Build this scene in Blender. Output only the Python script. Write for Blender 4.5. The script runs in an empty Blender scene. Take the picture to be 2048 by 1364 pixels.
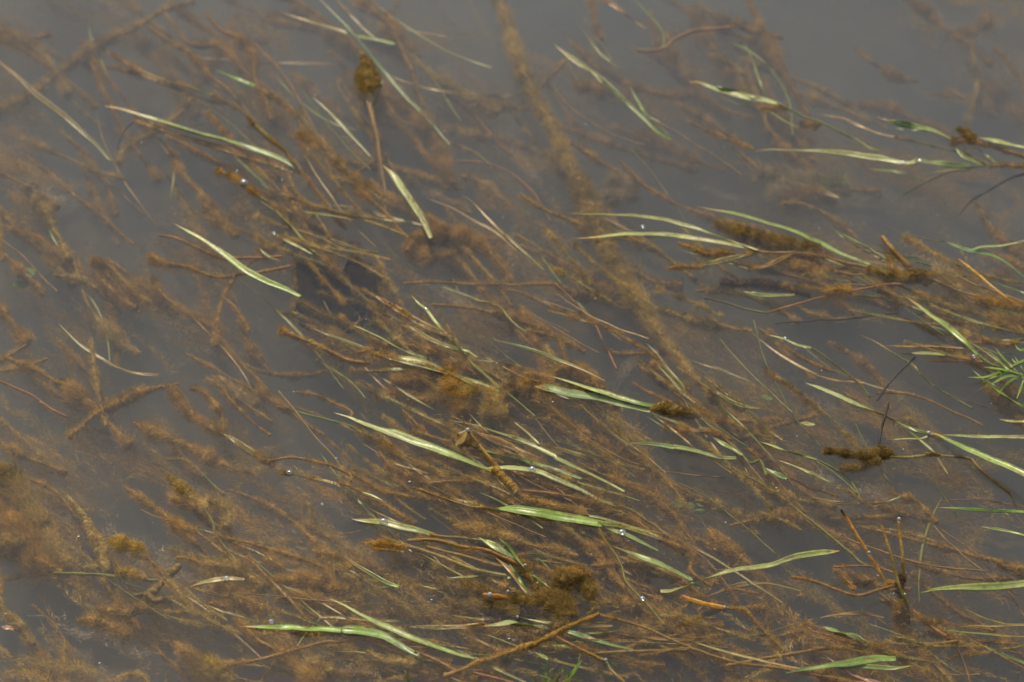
import bpy, math, random
import numpy as np
from mathutils import Vector, Matrix

# ------------------------------------------------------------------ camera, sky, sun, exposure
scene = bpy.context.scene
PITCH = math.radians(40.0)
DIST = 2.2
LENS = 99.0
SUN_ELEV = math.radians(54.0)
SUN_AZ = math.radians(-20.0)          # measured from +Y (straight ahead), negative = left
cam_data = bpy.data.cameras.new("camera")
cam_data.lens = LENS
cam_data.sensor_width = 36.0
cam_data.clip_start = 0.05
cam_data.clip_end = 500.0
cam_data.dof.use_dof = True
cam_data.dof.focus_distance = 2.05
cam_data.dof.aperture_fstop = 7.5
cam = bpy.data.objects.new("camera", cam_data)
scene.collection.objects.link(cam)
cam.location = (0.0, -DIST * math.cos(PITCH), DIST * math.sin(PITCH))
cam.rotation_euler = (math.pi / 2 - PITCH, 0, 0)
scene.camera = cam

world = bpy.data.worlds.new("World")
scene.world = world
world.use_nodes = True
wn = world.node_tree
bg = wn.nodes["Background"]
sky = wn.nodes.new("ShaderNodeTexSky")
sky.sky_type = 'NISHITA'
sky.sun_disc = False
sky.sun_elevation = SUN_ELEV
sky.sun_rotation = SUN_AZ
sky.air_density = 1.0
sky.dust_density = 2.0
# cloud noise added to the sky, out of view, to vary what the water mirrors
_tc = wn.nodes.new("ShaderNodeTexCoord")
_mp = wn.nodes.new("ShaderNodeMapping"); _mp.inputs['Scale'].default_value = (3.0, 6.0, 9.0)
_cn = wn.nodes.new("ShaderNodeTexNoise"); _cn.inputs['Scale'].default_value = 1.6; _cn.inputs['Detail'].default_value = 5.0
_cr = wn.nodes.new("ShaderNodeMapRange")
_cr.inputs['From Min'].default_value = 0.35; _cr.inputs['From Max'].default_value = 0.68
_cr.inputs['To Min'].default_value = 0.0; _cr.inputs['To Max'].default_value = 0.55
_cm = wn.nodes.new("ShaderNodeMix"); _cm.data_type = 'RGBA'; _cm.inputs[7].default_value = (9.0, 10.0, 11.5, 1)
wn.links.new(_tc.outputs['Generated'], _mp.inputs[0]); wn.links.new(_mp.outputs[0], _cn.inputs['Vector'])
wn.links.new(_cn.outputs[0], _cr.inputs[0]); wn.links.new(_cr.outputs[0], _cm.inputs[0])
wn.links.new(sky.outputs[0], _cm.inputs[6]); wn.links.new(_cm.outputs[2], bg.inputs[0])
bg.inputs[1].default_value = 0.15

sun_data = bpy.data.lights.new("sun", 'SUN')
sun_data.energy = 4.7
sun_data.angle = math.radians(0.5)
sun_data.color = (1.0, 0.88, 0.64)
sun = bpy.data.objects.new("sun", sun_data)
scene.collection.objects.link(sun)
sdir = Vector((math.cos(SUN_ELEV) * math.sin(SUN_AZ), math.cos(SUN_ELEV) * math.cos(SUN_AZ), math.sin(SUN_ELEV)))
sun.rotation_euler = sdir.to_track_quat('Z', 'Y').to_euler()
sun.location = sdir * 5

scene.view_settings.view_transform = 'Standard'
scene.view_settings.look = 'None'
scene.view_settings.exposure = -0.28
scene.view_settings.gamma = 1.0
cy = scene.cycles
cy.use_denoising = True
cy.max_bounces = 6
cy.volume_bounces = 2
cy.transparent_max_bounces = 16
cy.transmission_bounces = 4
cy.sample_clamp_indirect = 4.0
cy.caustics_reflective = False
cy.caustics_refractive = False

# ------------------------------------------------------------------ pixel -> pond mapping
FPX = LENS / 36.0 * 2048.0
CP = np.array(cam.location)
RGT = np.array([1.0, 0.0, 0.0])
FWD = np.array([0.0, math.cos(PITCH), -math.sin(PITCH)])
UPV = np.array([0.0, math.sin(PITCH), math.cos(PITCH)])

def at(px, py, z):
    """point of the pond at height z seen at pixel (px, py) of the 2048 px wide photograph"""
    d = FWD + RGT * (px - 1024.0) / FPX - UPV * (py - 682.0) / FPX
    t = (z - CP[2]) / d[2]
    return CP + d * t

def mm_per_px(p):
    return float(np.dot(np.array(p) - CP, FWD)) / FPX

REG = {'A': (0, 0), 'B': (680, 0), 'C': (1348, 0), 'D': (0, 450), 'E': (680, 450), 'F': (1348, 450),
       'G': (0, 894), 'H': (680, 894), 'I': (1348, 894)}
ZS = 2.9014

def parse(s):
    """'A x,y x,y B x,y' -> list of photograph pixels; a letter switches the enlarged region, Z = whole photo"""
    out, reg = [], 'Z'
    for tok in s.split():
        if ',' not in tok:
            reg = tok
            continue
        x, y = map(float, tok.split(','))
        if reg != 'Z':
            x, y = REG[reg][0] + x / ZS, REG[reg][1] + y / ZS
        out.append((x, y))
    return out

# ------------------------------------------------------------------ materials
def new_mat(name):
    m = bpy.data.materials.new(name)
    m.use_nodes = True
    nt = m.node_tree
    nt.nodes.clear()
    return m, nt, nt.nodes.new("ShaderNodeOutputMaterial")

def N(nt, kind, **kw):
    n = nt.nodes.new(kind)
    for k, v in kw.items():
        if k.startswith('i_'):
            n.inputs[k[2:].replace('_', ' ')].default_value = v
        else:
            setattr(n, k, v)
    return n

def plant_material(name, rough, transl, bump, nscale, var=0.35, spec=0.5, streak=False):
    m, nt, out = new_mat(name)
    L = nt.links.new
    col = N(nt, "ShaderNodeVertexColor", layer_name="Col")
    tc = N(nt, "ShaderNodeTexCoord")
    noise = N(nt, "ShaderNodeTexNoise", i_Scale=nscale, i_Detail=6.0, i_Roughness=0.65)
    if streak:
        uv = N(nt, "ShaderNodeUVMap", uv_map="UV")
        mp = N(nt, "ShaderNodeMapping")
        mp.inputs['Scale'].default_value = (4.0, 26.0, 1.0)
        L(uv.outputs[0], mp.inputs[0])
        st = N(nt, "ShaderNodeTexNoise", i_Scale=1.0, i_Detail=4.0)
        L(mp.outputs[0], st.inputs['Vector'])
    L(tc.outputs['Object'], noise.inputs['Vector'])
    mr = N(nt, "ShaderNodeMapRange")
    mr.inputs['From Min'].default_value = 0.25; mr.inputs['From Max'].default_value = 0.75
    mr.inputs['To Min'].default_value = 1 - var; mr.inputs['To Max'].default_value = 1 + var
    L(noise.outputs[0], mr.inputs[0])
    mul = N(nt, "ShaderNodeVectorMath", operation='SCALE')
    L(col.outputs[0], mul.inputs[0]); L(mr.outputs[0], mul.inputs['Scale'])
    cout = mul.outputs[0]
    if streak:
        mr2 = N(nt, "ShaderNodeMapRange")
        mr2.inputs['From Min'].default_value = 0.3; mr2.inputs['From Max'].default_value = 0.7
        mr2.inputs['To Min'].default_value = 0.55; mr2.inputs['To Max'].default_value = 1.4
        L(st.outputs[0], mr2.inputs[0])
        m2 = N(nt, "ShaderNodeVectorMath", operation='SCALE')
        L(cout, m2.inputs[0]); L(mr2.outputs[0], m2.inputs['Scale'])
        cout = m2.outputs[0]
    p = N(nt, "ShaderNodeBsdfPrincipled")
    p.inputs['Roughness'].default_value = rough
    p.inputs['Specular IOR Level'].default_value = spec
    L(cout, p.inputs['Base Color'])
    if bump:
        b = N(nt, "ShaderNodeBump"); b.inputs['Strength'].default_value = bump; b.inputs['Distance'].default_value = 0.0006
        L(noise.outputs[0], b.inputs['Height']); L(b.outputs[0], p.inputs['Normal'])
    if transl:
        t = N(nt, "ShaderNodeBsdfTranslucent"); L(cout, t.inputs[0])
        mx = N(nt, "ShaderNodeMixShader"); mx.inputs[0].default_value = transl
        L(p.outputs[0], mx.inputs[1]); L(t.outputs[0], mx.inputs[2]); L(mx.outputs[0], out.inputs[0])
    else:
        L(p.outputs[0], out.inputs[0])
    return m

M_BLADE = plant_material("wet_grass_blade", 0.30, 0.38, 0.25, 400.0, 0.22, 0.5, True)
M_STEM = plant_material("wet_stem", 0.45, 0.5, 1.0, 500.0, 0.45, 0.5, True)
M_ALGAE = plant_material("brown_algae", 0.8, 0.35, 0.0, 260.0, 0.30, 0.15)
M_CORE = plant_material("algae_felt", 0.9, 0.0, 1.0, 900.0, 0.5, 0.1)
M_LEAF = plant_material("sunken_leaf", 0.6, 0.2, 0.5, 300.0, 0.4, 0.2)
M_DARKLEAF = plant_material("rotting_leaf", 0.95, 0.0, 0.6, 220.0, 0.6, 0.05)

def water_material():
    m, nt, out = new_mat("murky_pond_water")
    L = nt.links.new
    geo = N(nt, "ShaderNodeNewGeometry")
    tc = N(nt, "ShaderNodeTexCoord")
    w1 = N(nt, "ShaderNodeTexNoise", i_Scale=9.0, i_Detail=2.0)
    L(tc.outputs['Object'], w1.inputs['Vector'])
    bmp = N(nt, "ShaderNodeBump"); bmp.inputs['Strength'].default_value = 0.35; bmp.inputs['Distance'].default_value = 0.004
    L(w1.outputs[0], bmp.inputs['Height'])
    dot = N(nt, "ShaderNodeVectorMath", operation='DOT_PRODUCT')
    L(geo.outputs['Incoming'], dot.inputs[0]); L(bmp.outputs[0], dot.inputs[1])
    ab = N(nt, "ShaderNodeMath", operation='ABSOLUTE'); L(dot.outputs['Value'], ab.inputs[0])
    inv = N(nt, "ShaderNodeMath", operation='SUBTRACT'); inv.inputs[0].default_value = 1.0; L(ab.outputs[0], inv.inputs[1])
    pw = N(nt, "ShaderNodeMath", operation='POWER'); L(inv.outputs[0], pw.inputs[0]); pw.inputs[1].default_value = 5.0
    fr = N(nt, "ShaderNodeMath", operation='MULTIPLY_ADD'); L(pw.outputs[0], fr.inputs[0])
    fr.inputs[1].default_value = 0.98; fr.inputs[2].default_value = 0.021
    gl = N(nt, "ShaderNodeBsdfGlossy"); gl.inputs['Roughness'].default_value = 0.02
    L(bmp.outputs[0], gl.inputs['Normal'])
    tr = N(nt, "ShaderNodeBsdfTransparent")
    mx = N(nt, "ShaderNodeMixShader"); L(fr.outputs[0], mx.inputs[0]); L(tr.outputs[0], mx.inputs[1]); L(gl.outputs[0], mx.inputs[2])
    L(mx.outputs[0], out.inputs['Surface'])
    vs = N(nt, "ShaderNodeVolumeScatter"); vs.inputs['Color'].default_value = (0.88, 0.95, 1.0, 1)
    vs.inputs['Density'].default_value = WATER_SCATTER; vs.inputs['Anisotropy'].default_value = 0.2
    va = N(nt, "ShaderNodeVolumeAbsorption"); va.inputs['Color'].default_value = (0.53, 0.52, 0.48, 1)
    va.inputs['Density'].default_value = WATER_ABSORB
    ad = N(nt, "ShaderNodeAddShader"); L(vs.outputs[0], ad.inputs[0]); L(va.outputs[0], ad.inputs[1])
    L(ad.outputs[0], out.inputs['Volume'])
    return m
WATER_SCATTER = 2.1
WATER_ABSORB = 7.0
M_WATER = water_material()

def bubble_material():
    m, nt, out = new_mat("bubble_film")
    L = nt.links.new
    lw = N(nt, "ShaderNodeLayerWeight"); lw.inputs[0].default_value = 0.35
    gl = N(nt, "ShaderNodeBsdfGlossy"); gl.inputs['Roughness'].default_value = 0.12
    tr = N(nt, "ShaderNodeBsdfTransparent"); tr.inputs[0].default_value = (0.93, 0.95, 0.93, 1)
    mr = N(nt, "ShaderNodeMapRange"); mr.inputs['To Min'].default_value = 0.16; mr.inputs['To Max'].default_value = 0.8
    L(lw.outputs['Facing'], mr.inputs[0])
    mx = N(nt, "ShaderNodeMixShader"); L(mr.outputs[0], mx.inputs[0]); L(tr.outputs[0], mx.inputs[1]); L(gl.outputs[0], mx.inputs[2])
    L(mx.outputs[0], out.inputs[0])
    return m
M_BUBBLE = bubble_material()

def bed_material():
    m, nt, out = new_mat("silt_bed")
    L = nt.links.new
    tc = N(nt, "ShaderNodeTexCoord")
    n1 = N(nt, "ShaderNodeTexNoise", i_Scale=7.0, i_Detail=8.0, i_Roughness=0.6)
    n2 = N(nt, "ShaderNodeTexNoise", i_Scale=90.0, i_Detail=5.0, i_Roughness=0.7)
    L(tc.outputs['Object'], n1.inputs['Vector']); L(tc.outputs['Object'], n2.inputs['Vector'])
    r = N(nt, "ShaderNodeValToRGB")
    e = r.color_ramp.elements
    e[0].position = 0.36; e[0].color = (0.04, 0.034, 0.026, 1)
    e[1].position = 0.66; e[1].color = (0.22, 0.15, 0.07, 1)
    L(n1.outputs[0], r.inputs[0])
    mr = N(nt, "ShaderNodeMapRange"); mr.inputs['To Min'].default_value = 0.5; mr.inputs['To Max'].default_value = 1.5
    L(n2.outputs[0], mr.inputs[0])
    mu = N(nt, "ShaderNodeVectorMath", operation='SCALE'); L(r.outputs[0], mu.inputs[0]); L(mr.outputs[0], mu.inputs['Scale'])
    p = N(nt, "ShaderNodeBsdfPrincipled"); p.inputs['Roughness'].default_value = 0.95
    L(mu.outputs[0], p.inputs['Base Color'])
    b = N(nt, "ShaderNodeBump"); b.inputs['Distance'].default_value = 0.004; L(n2.outputs[0], b.inputs['Height']); L(b.outputs[0], p.inputs['Normal'])
    L(p.outputs[0], out.inputs[0])
    return m
M_BED = bed_material()

# ------------------------------------------------------------------ mesh helpers
rng = np.random.default_rng(7)
COLS = {
    'pale': (0.34, 0.38, 0.09), 'white': (0.50, 0.52, 0.19), 'green': (0.16, 0.24, 0.03), 'bright': (0.27, 0.39, 0.06), 'teal': (0.25, 0.35, 0.12), 'mud': (0.28, 0.18, 0.05), 'dimleaf': (0.15, 0.19, 0.035),
    'yel': (0.40, 0.36, 0.11), 'olive': (0.26, 0.25, 0.045), 'brown': (0.40, 0.23, 0.052), 'orange': (0.46, 0.21, 0.04), 'reed': (0.85, 0.50, 0.11), 'rust': (0.75, 0.36, 0.07),
    'dark': (0.10, 0.060, 0.035), 'tan': (0.43, 0.285, 0.08), 'gold': (0.40, 0.24, 0.055), 'maroon': (0.06, 0.038, 0.024), 'rot': (0.016, 0.011, 0.008),
    'pink': (0.55, 0.30, 0.22), 'grey': (0.36, 0.28, 0.19), 'leafgreen': (0.30, 0.42, 0.06), 'straw': (0.45, 0.33, 0.16),
}

ORIGIN = {}

def new_obj(name, V, F, mat, cols=None, uvs=None, parent=None, smooth=True):
    me = bpy.data.meshes.new(name)
    V = np.asarray(V, dtype=np.float32); F = np.asarray(F, dtype=np.int32)
    n = len(F)
    org = ORIGIN[parent.name] if parent is not None else V.mean(axis=0).astype(np.float64)
    V = V - org.astype(np.float32)[None]
    me.vertices.add(len(V)); me.vertices.foreach_set("co", V.ravel())
    k = F.shape[1]
    me.loops.add(n * k); me.loops.foreach_set("vertex_index", F.ravel())
    me.polygons.add(n)
    me.polygons.foreach_set("loop_start", np.arange(0, n * k, k, dtype=np.int32))
    try:
        me.polygons.foreach_set("loop_total", np.full(n, k, dtype=np.int32))
    except Exception:
        pass
    me.update(calc_edges=True)
    if smooth:
        me.polygons.foreach_set("use_smooth", np.ones(n, dtype=bool))
    if cols is not None:
        a = me.color_attributes.new("Col", 'FLOAT_COLOR', 'POINT')
        c = np.ones((len(V), 4), dtype=np.float32); c[:, :3] = np.clip(cols, 0, 0.85)
        a.data.foreach_set("color", c.ravel())
    if uvs is not None:
        u = me.uv_layers.new(name="UV")
        u.data.foreach_set("uv", np.asarray(uvs, dtype=np.float32)[F.ravel()].ravel())
    me.materials.append(mat)
    o = bpy.data.objects.new(name, me)
    scene.collection.objects.link(o)
    if parent is not None:
        o.parent = parent
    else:
        o.location = Vector(org)
    ORIGIN[o.name] = org
    return o

def empty(name, loc):
    o = bpy.data.objects.new(name, None)
    o.empty_display_size = 0.01
    scene.collection.objects.link(o)
    o.location = loc
    ORIGIN[o.name] = np.array(loc, dtype=np.float64)
    return o

def tag(o, label=None, cat=None, group=None, kind=None):
    if label: o['label'] = label
    if cat: o['category'] = cat
    if group: o['group'] = group
    if kind: o['kind'] = kind
    return o

def catmull(P, n):
    P = np.asarray(P, float)
    if len(P) == 2:
        P = np.array([P[0], (P[0] + P[1]) / 2, P[1]])
    Q = np.vstack([2 * P[0] - P[1], P, 2 * P[-1] - P[-2]])
    seg = np.linalg.norm(np.diff(P, axis=0), axis=1); cum = np.concatenate([[0], np.cumsum(seg)])
    s = np.linspace(0, cum[-1], n)
    out = []
    for v in s:
        i = min(len(seg) - 1, int(np.searchsorted(cum, v, side='right') - 1)); i = max(i, 0)
        t = (v - cum[i]) / max(seg[i], 1e-9)
        p0, p1, p2, p3 = Q[i], Q[i + 1], Q[i + 2], Q[i + 3]
        out.append(0.5 * ((2 * p1) + (-p0 + p2) * t + (2 * p0 - 5 * p1 + 4 * p2 - p3) * t * t + (-p0 + 3 * p1 - 3 * p2 + p3) * t ** 3))
    return np.array(out)

def smooth_noise(n, freq, amp):
    k = max(3, int(freq) + 2)
    v = rng.normal(0, 1, k)
    x = np.linspace(0, k - 1.001, n); i = x.astype(int); f = x - i; f = f * f * (3 - 2 * f)
    return amp * (v[i] * (1 - f) + v[np.minimum(i + 1, k - 1)] * f)

def world_path(s, d0, d1, wob=0.6, step=4.0, dmid=None):
    """trace in the photograph -> 3D path; d0, d1 = depth in mm below the surface at the first and last point"""
    P = np.array(parse(s)) if isinstance(s, str) else np.array(s)
    ln = np.linalg.norm(np.diff(P, axis=0), axis=1).sum()
    n = max(6, int(ln / step))
    C = catmull(P, n)
    C[:, 0] += smooth_noise(n, ln / 35, wob); C[:, 1] += smooth_noise(n, ln / 35, wob)
    t = np.linspace(0, 1, n)
    d = d0 + (d1 - d0) * t
    if dmid is not None:
        d = d + (dmid - (d0 + d1) / 2) * np.sin(np.pi * t)
    d = d + smooth_noise(n, 4, 0.6)
    W = np.array([at(c[0], c[1], -dd * 0.001) for c, dd in zip(C, d)])
    return W, t, ln

def frames(W):
    T = np.gradient(W, axis=0)
    T /= np.linalg.norm(T, axis=1)[:, None] + 1e-12
    up = np.array([0, 0, 1.0])
    S = np.cross(T, up); S /= np.linalg.norm(S, axis=1)[:, None] + 1e-9
    U = np.cross(S, T)
    return T, S, U

SEC = np.array([(-1, .10), (-.5, .0), (0, -.10), (.5, .0), (1, .10), (.5, -.07), (0, -.20), (-.5, -.07)])

def mixc(a, b, t):
    a = np.array(a); b = np.array(b)
    return a[None] * (1 - t[:, None]) + b[None] * t[:, None]

def loft(rings, cap=True):
    n, k, _ = rings.shape
    V = rings.reshape(-1, 3)
    i = np.arange(n - 1)[:, None] * k; j = np.arange(k)[None]
    jn = (j + 1) % k
    F = np.stack([i + j, i + jn, i + k + jn, i + k + j], -1).reshape(-1, 4)
    if cap and k >= 4:
        caps = []
        for base in (0, (n - 1) * k):
            for a in range(1, k - 2, 2):
                caps.append([base, base + a, base + a + 1, base + a + 2])
            if k % 2 == 1:
                pass
        F = np.vstack([F, np.array(caps)])
    return V, F

def blade(name, s, w, d0, d1, col, col2=None, tip=None, parent=None, twist=0.5, endw=0.55, dmid=None, tiplen=0.14, peak=0.38):
    """flat grass blade, V-folded and twisting; first traced point is its tip"""
    W, t, ln = world_path(s, d0, d1, 0.5, dmid=dmid)
    n = len(W)
    T, S, U = frames(W)
    sc = np.array([mm_per_px(p) for p in W])
    prof = np.minimum(1, (np.clip(t, 0, 1) / peak) ** 0.75) * (1 - (1 - endw) * np.clip((t - 0.6) / 0.4, 0, 1) ** 1.3)
    prof = np.maximum(prof, 0.08)
    hw = 0.46 * w / ZS * sc * prof
    ang = rng.normal(0, 0.15) + smooth_noise(n, max(2, ln / 90), twist)
    ang = np.clip(ang, -1.15, 1.15)
    # keep the width seen in the photograph although the blade lies flat on the water
    vis = np.abs(np.cross(S, FWD)).sum(1) * 0 + np.linalg.norm(S - (S @ FWD)[:, None] * FWD[None], axis=1)
    hw = hw / np.maximum(0.6, vis)
    ca, sa = np.cos(ang), np.sin(ang)
    S2 = S * ca[:, None] + U * sa[:, None]; U2 = -S * sa[:, None] + U * ca[:, None]
    fold = 1.0 + 0.8 * rng.random()
    R = W[:, None, :] + hw[:, None, None] * (SEC[None, :, 0:1] * S2[:, None, :] + SEC[None, :, 1:2] * fold * U2[:, None, :])
    V, F = loft(R)
    c = mixc(COLS[col], COLS[col2 or col], np.clip(t * 1.15 - 0.1, 0, 1) ** 1.3)
    if not tip and rng.random() < 0.5:
        tip = 'brown' if rng.random() < .6 else 'orange'; tiplen = 0.05 + 0.14 * rng.random()
    if tip:
        k = np.clip(1 - t / tiplen, 0, 1) ** 0.6
        k = np.clip(k * (1 + smooth_noise(n, n / 3, 0.25)), 0, 1)
        c = c * (1 - k[:, None]) + np.array(COLS[tip])[None] * k[:, None]
    c = c * (1 + smooth_noise(n, ln / 25, 0.10))[:, None]
    CC = np.repeat(c[:, None, :], len(SEC), 1)
    bl = np.array([smooth_noise(n, ln / 12, 0.8) for _ in range(5)] ).T
    for j, js in enumerate(((0,), (1, 7), (2, 6), (3, 5), (4,))):
        mk = np.clip((bl[:, j] - 0.75 + 0.25 * abs(j - 2)) * 1.6, 0, 0.75)[:, None]
        for jj in js:
            CC[:, jj, :] = CC[:, jj, :] * (1 - mk) + np.array([.20, .12, .045]) * mk
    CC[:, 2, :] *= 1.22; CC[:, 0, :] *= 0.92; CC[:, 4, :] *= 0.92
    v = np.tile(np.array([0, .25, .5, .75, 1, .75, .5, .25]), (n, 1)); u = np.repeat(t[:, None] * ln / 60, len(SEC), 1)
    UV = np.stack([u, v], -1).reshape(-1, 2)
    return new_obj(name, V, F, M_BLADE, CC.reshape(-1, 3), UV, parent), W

def tube(name, s, w, d0, d1, col, col2=None, parent=None, r0=0.8, r1=1.0, k=8, mat=None, lump=0.06, wob=0.6, dmid=None, nodes=True, tip=None):
    W, t, ln = world_path(s, d0, d1, wob, dmid=dmid)
    n = len(W); T, S, U = frames(W)
    sc = np.array([mm_per_px(p) for p in W])
    r = 0.5 * w / ZS * sc * (r0 + (r1 - r0) * t) * (1 + smooth_noise(n, ln / 20, lump))
    r[0] *= 0.55; r[-1] *= 0.7
    a = np.arange(k) / k * 2 * np.pi
    off = np.cos(a)[None, :, None] * S[:, None, :] + np.sin(a)[None, :, None] * U[:, None, :]
    jit = 1 + rng.normal(0, lump, (n, k))[:, :, None]
    V, F = loft(W[:, None, :] + off * r[:, None, None] * jit)
    c = mixc(COLS[col], COLS[col2 or col], t)
    if tip:
        kk = np.clip(1 - t / 0.12, 0, 1) ** 0.5
        c = c * (1 - kk[:, None]) + np.array(COLS[tip])[None] * kk[:, None]
    c = c * (1 + smooth_noise(n, ln / 18, 0.12))[:, None]
    UV = np.stack([np.repeat(t[:, None] * ln / 50, k, 1), np.tile(np.arange(k) / k, (n, 1))], -1).reshape(-1, 2)
    return new_obj(name, V, F, mat or M_STEM, np.repeat(c[:, None, :], k, 1).reshape(-1, 3), UV, parent), W

FLOW = np.array([-0.80, 0.60, 0.0])      # the water combs everything up and to the left of the picture

def filament_arrays(root, dirv, length, width, col, curl=0.5, seg=3):
    """root (m,3), dirv (m,3) unit, length (m,), width (m,), col (m,3) -> ribbons"""
    m = len(root)
    rnd = rng.normal(0, 1, (m, 3)); side = np.cross(dirv, rnd); side /= np.linalg.norm(side, axis=1)[:, None] + 1e-9
    bend = rng.normal(0, 1, (m, 3)); bend -= (bend * dirv).sum(1)[:, None] * dirv
    bend *= curl * 0.5
    bend2 = rng.normal(0, 1, (m, 3)) * curl * 0.25
    V = np.empty((m, seg + 1, 2, 3)); C = np.empty((m, seg + 1, 2, 3))
    for i in range(seg + 1):
        f = i / seg
        p = root + length[:, None] * (dirv * f + bend * f * f + bend2 * math.sin(f * 5.0) * f)
        h = width * (1 - 0.7 * f) * 0.5
        V[:, i, 0] = p - side * h[:, None]; V[:, i, 1] = p + side * h[:, None]
        C[:, i, 0] = col; C[:, i, 1] = col
    base = (np.arange(m) * (seg + 1) * 2)[:, None]
    q = []
    for i in range(seg):
        q.append(np.stack([base[:, 0] + 2 * i, base[:, 0] + 2 * i + 1, base[:, 0] + 2 * i + 3, base[:, 0] + 2 * i + 2], -1))
    F = np.stack(q, 1).reshape(-1, 4)
    return V.reshape(-1, 3), F, C.reshape(-1, 3)

def fuzz_arrays(W, r, col, dens, ln, lenf=1.0, flow=0.6, depth_cap=0.0, curl=0.8, width=0.00026, seg=3, sweep=None):
    """filaments growing out of a path of radius r (metres, array)"""
    n = len(W)
    seglen = np.linalg.norm(np.diff(W, axis=0), axis=1).sum()
    m = int(6.5 * dens * seglen * 1000 * (0.6 + np.mean(r) * 1000 * 0.6))
    m = max(60, min(m, 36000))
    pr = (r + 1e-4); pr = pr / pr.sum()
    idx = rng.choice(n - 1, m, p=pr[:-1] / pr[:-1].sum())
    f = rng.random(m)[:, None]
    base = W[idx] * (1 - f) + W[idx + 1] * f
    T, S, U = frames(W)
    a = rng.random(m) * 2 * np.pi
    rad = np.cos(a)[:, None] * S[idx] + np.sin(a)[:, None] * U[idx]
    rr = r[idx] * (0.25 + 0.7 * rng.random(m) ** 0.7)
    root = base + rad * rr[:, None]
    fl = FLOW if sweep is None else np.asarray(sweep, float)
    d = rad * (0.75 - 0.5 * flow) + fl[None] * flow * 0.8 + rng.normal(0, 0.30, (m, 3)) + T[idx] * (-0.5 * flow)
    d /= np.linalg.norm(d, axis=1)[:, None]
    L = (r[idx] * 0.5 + 0.0016) * lenf * (0.4 + 1.0 * rng.random(m) ** 1.8)
    clump = 1 + smooth_noise(n, n / 3, 0.28)[idx]
    c = np.array(COLS[col])[None] * (np.clip(clump, .4, 1.7) * (0.65 + 0.7 * rng.random(m)))[:, None]  # tone swings put the wool's highlights and inner shadows into its colour
    c = c * (1 + rng.normal(0, 0.06, (m, 3)))
    wd = width * (0.6 + 0.8 * rng.random(m))
    V, F, C = filament_arrays(root, d, L, wd, c, curl, seg)
    V[:, 2] = np.minimum(V[:, 2], np.maximum(0.0015 + depth_cap, np.repeat(root[:, 2], (seg + 1) * 2) + 0.0018))
    return V, F, C

def algae(name, s, r, d0, d1, col, parent=None, dens=2.2, prof=None, lenf=1.0, flow=0.6, curl=0.8, dmid=None, sweep=None, cap=0.0, wob=1.2, corer=0.5, rn=1.0):
    """woolly algae along a traced path (radius r in enlarged px): lumpy felt core + filaments, one mesh"""
    W, t, ln = world_path(s, d0, d1, wob, dmid=dmid) if isinstance(s, (str, list)) else s
    n = len(W)
    sc = np.array([mm_per_px(p) for p in W])
    if prof is None: prof = (0.7, 1.0, 0.9)
    pf = np.interp(t, np.linspace(0, 1, len(prof)), prof)
    R = r / ZS * sc * pf * (1 + rn * smooth_noise(n, ln / 26, 0.16)); R = np.maximum(R, 0.0004)
    V1, F1, C1 = fuzz_arrays(W, R, col, dens, ln, max(lenf, 0.45), flow, cap, curl, sweep=sweep)
    # felt core
    nf = max(8, int(ln / 1.8)); tf = np.linspace(0, 1, nf)
    Wf = np.stack([np.interp(tf, t, W[:, q]) for q in range(3)], 1); Rf = np.interp(tf, t, R)
    k = 14; T, S, U = frames(Wf); a = np.arange(k) / k * 2 * np.pi
    off = np.cos(a)[None, :, None] * S[:, None, :] + np.sin(a)[None, :, None] * U[:, None, :]
    rc = Rf * np.clip(corer * 0.95, 0.3, 0.88)
    P0 = Wf[:, None, :] + off * rc[:, None, None]
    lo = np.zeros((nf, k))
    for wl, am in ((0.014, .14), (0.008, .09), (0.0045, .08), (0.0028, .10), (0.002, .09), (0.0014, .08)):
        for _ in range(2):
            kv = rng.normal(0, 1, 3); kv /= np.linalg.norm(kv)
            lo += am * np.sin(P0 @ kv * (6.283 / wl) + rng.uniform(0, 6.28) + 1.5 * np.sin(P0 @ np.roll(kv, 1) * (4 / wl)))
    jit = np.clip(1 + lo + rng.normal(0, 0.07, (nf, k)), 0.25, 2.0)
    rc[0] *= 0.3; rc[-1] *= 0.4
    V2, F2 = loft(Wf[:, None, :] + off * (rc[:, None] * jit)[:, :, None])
    C2 = np.array(COLS[col])[None] * (0.55 + 0.6 * rng.random((len(V2), 1))) * np.clip(0.5 + 0.55 * jit.reshape(-1, 1), .5, 1.4)  # core colour holds the shade between filaments, darker in the dents
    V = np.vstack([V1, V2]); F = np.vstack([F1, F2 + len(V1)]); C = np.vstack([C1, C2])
    return new_obj(name, V, F, M_ALGAE, C, None, parent), W

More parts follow.
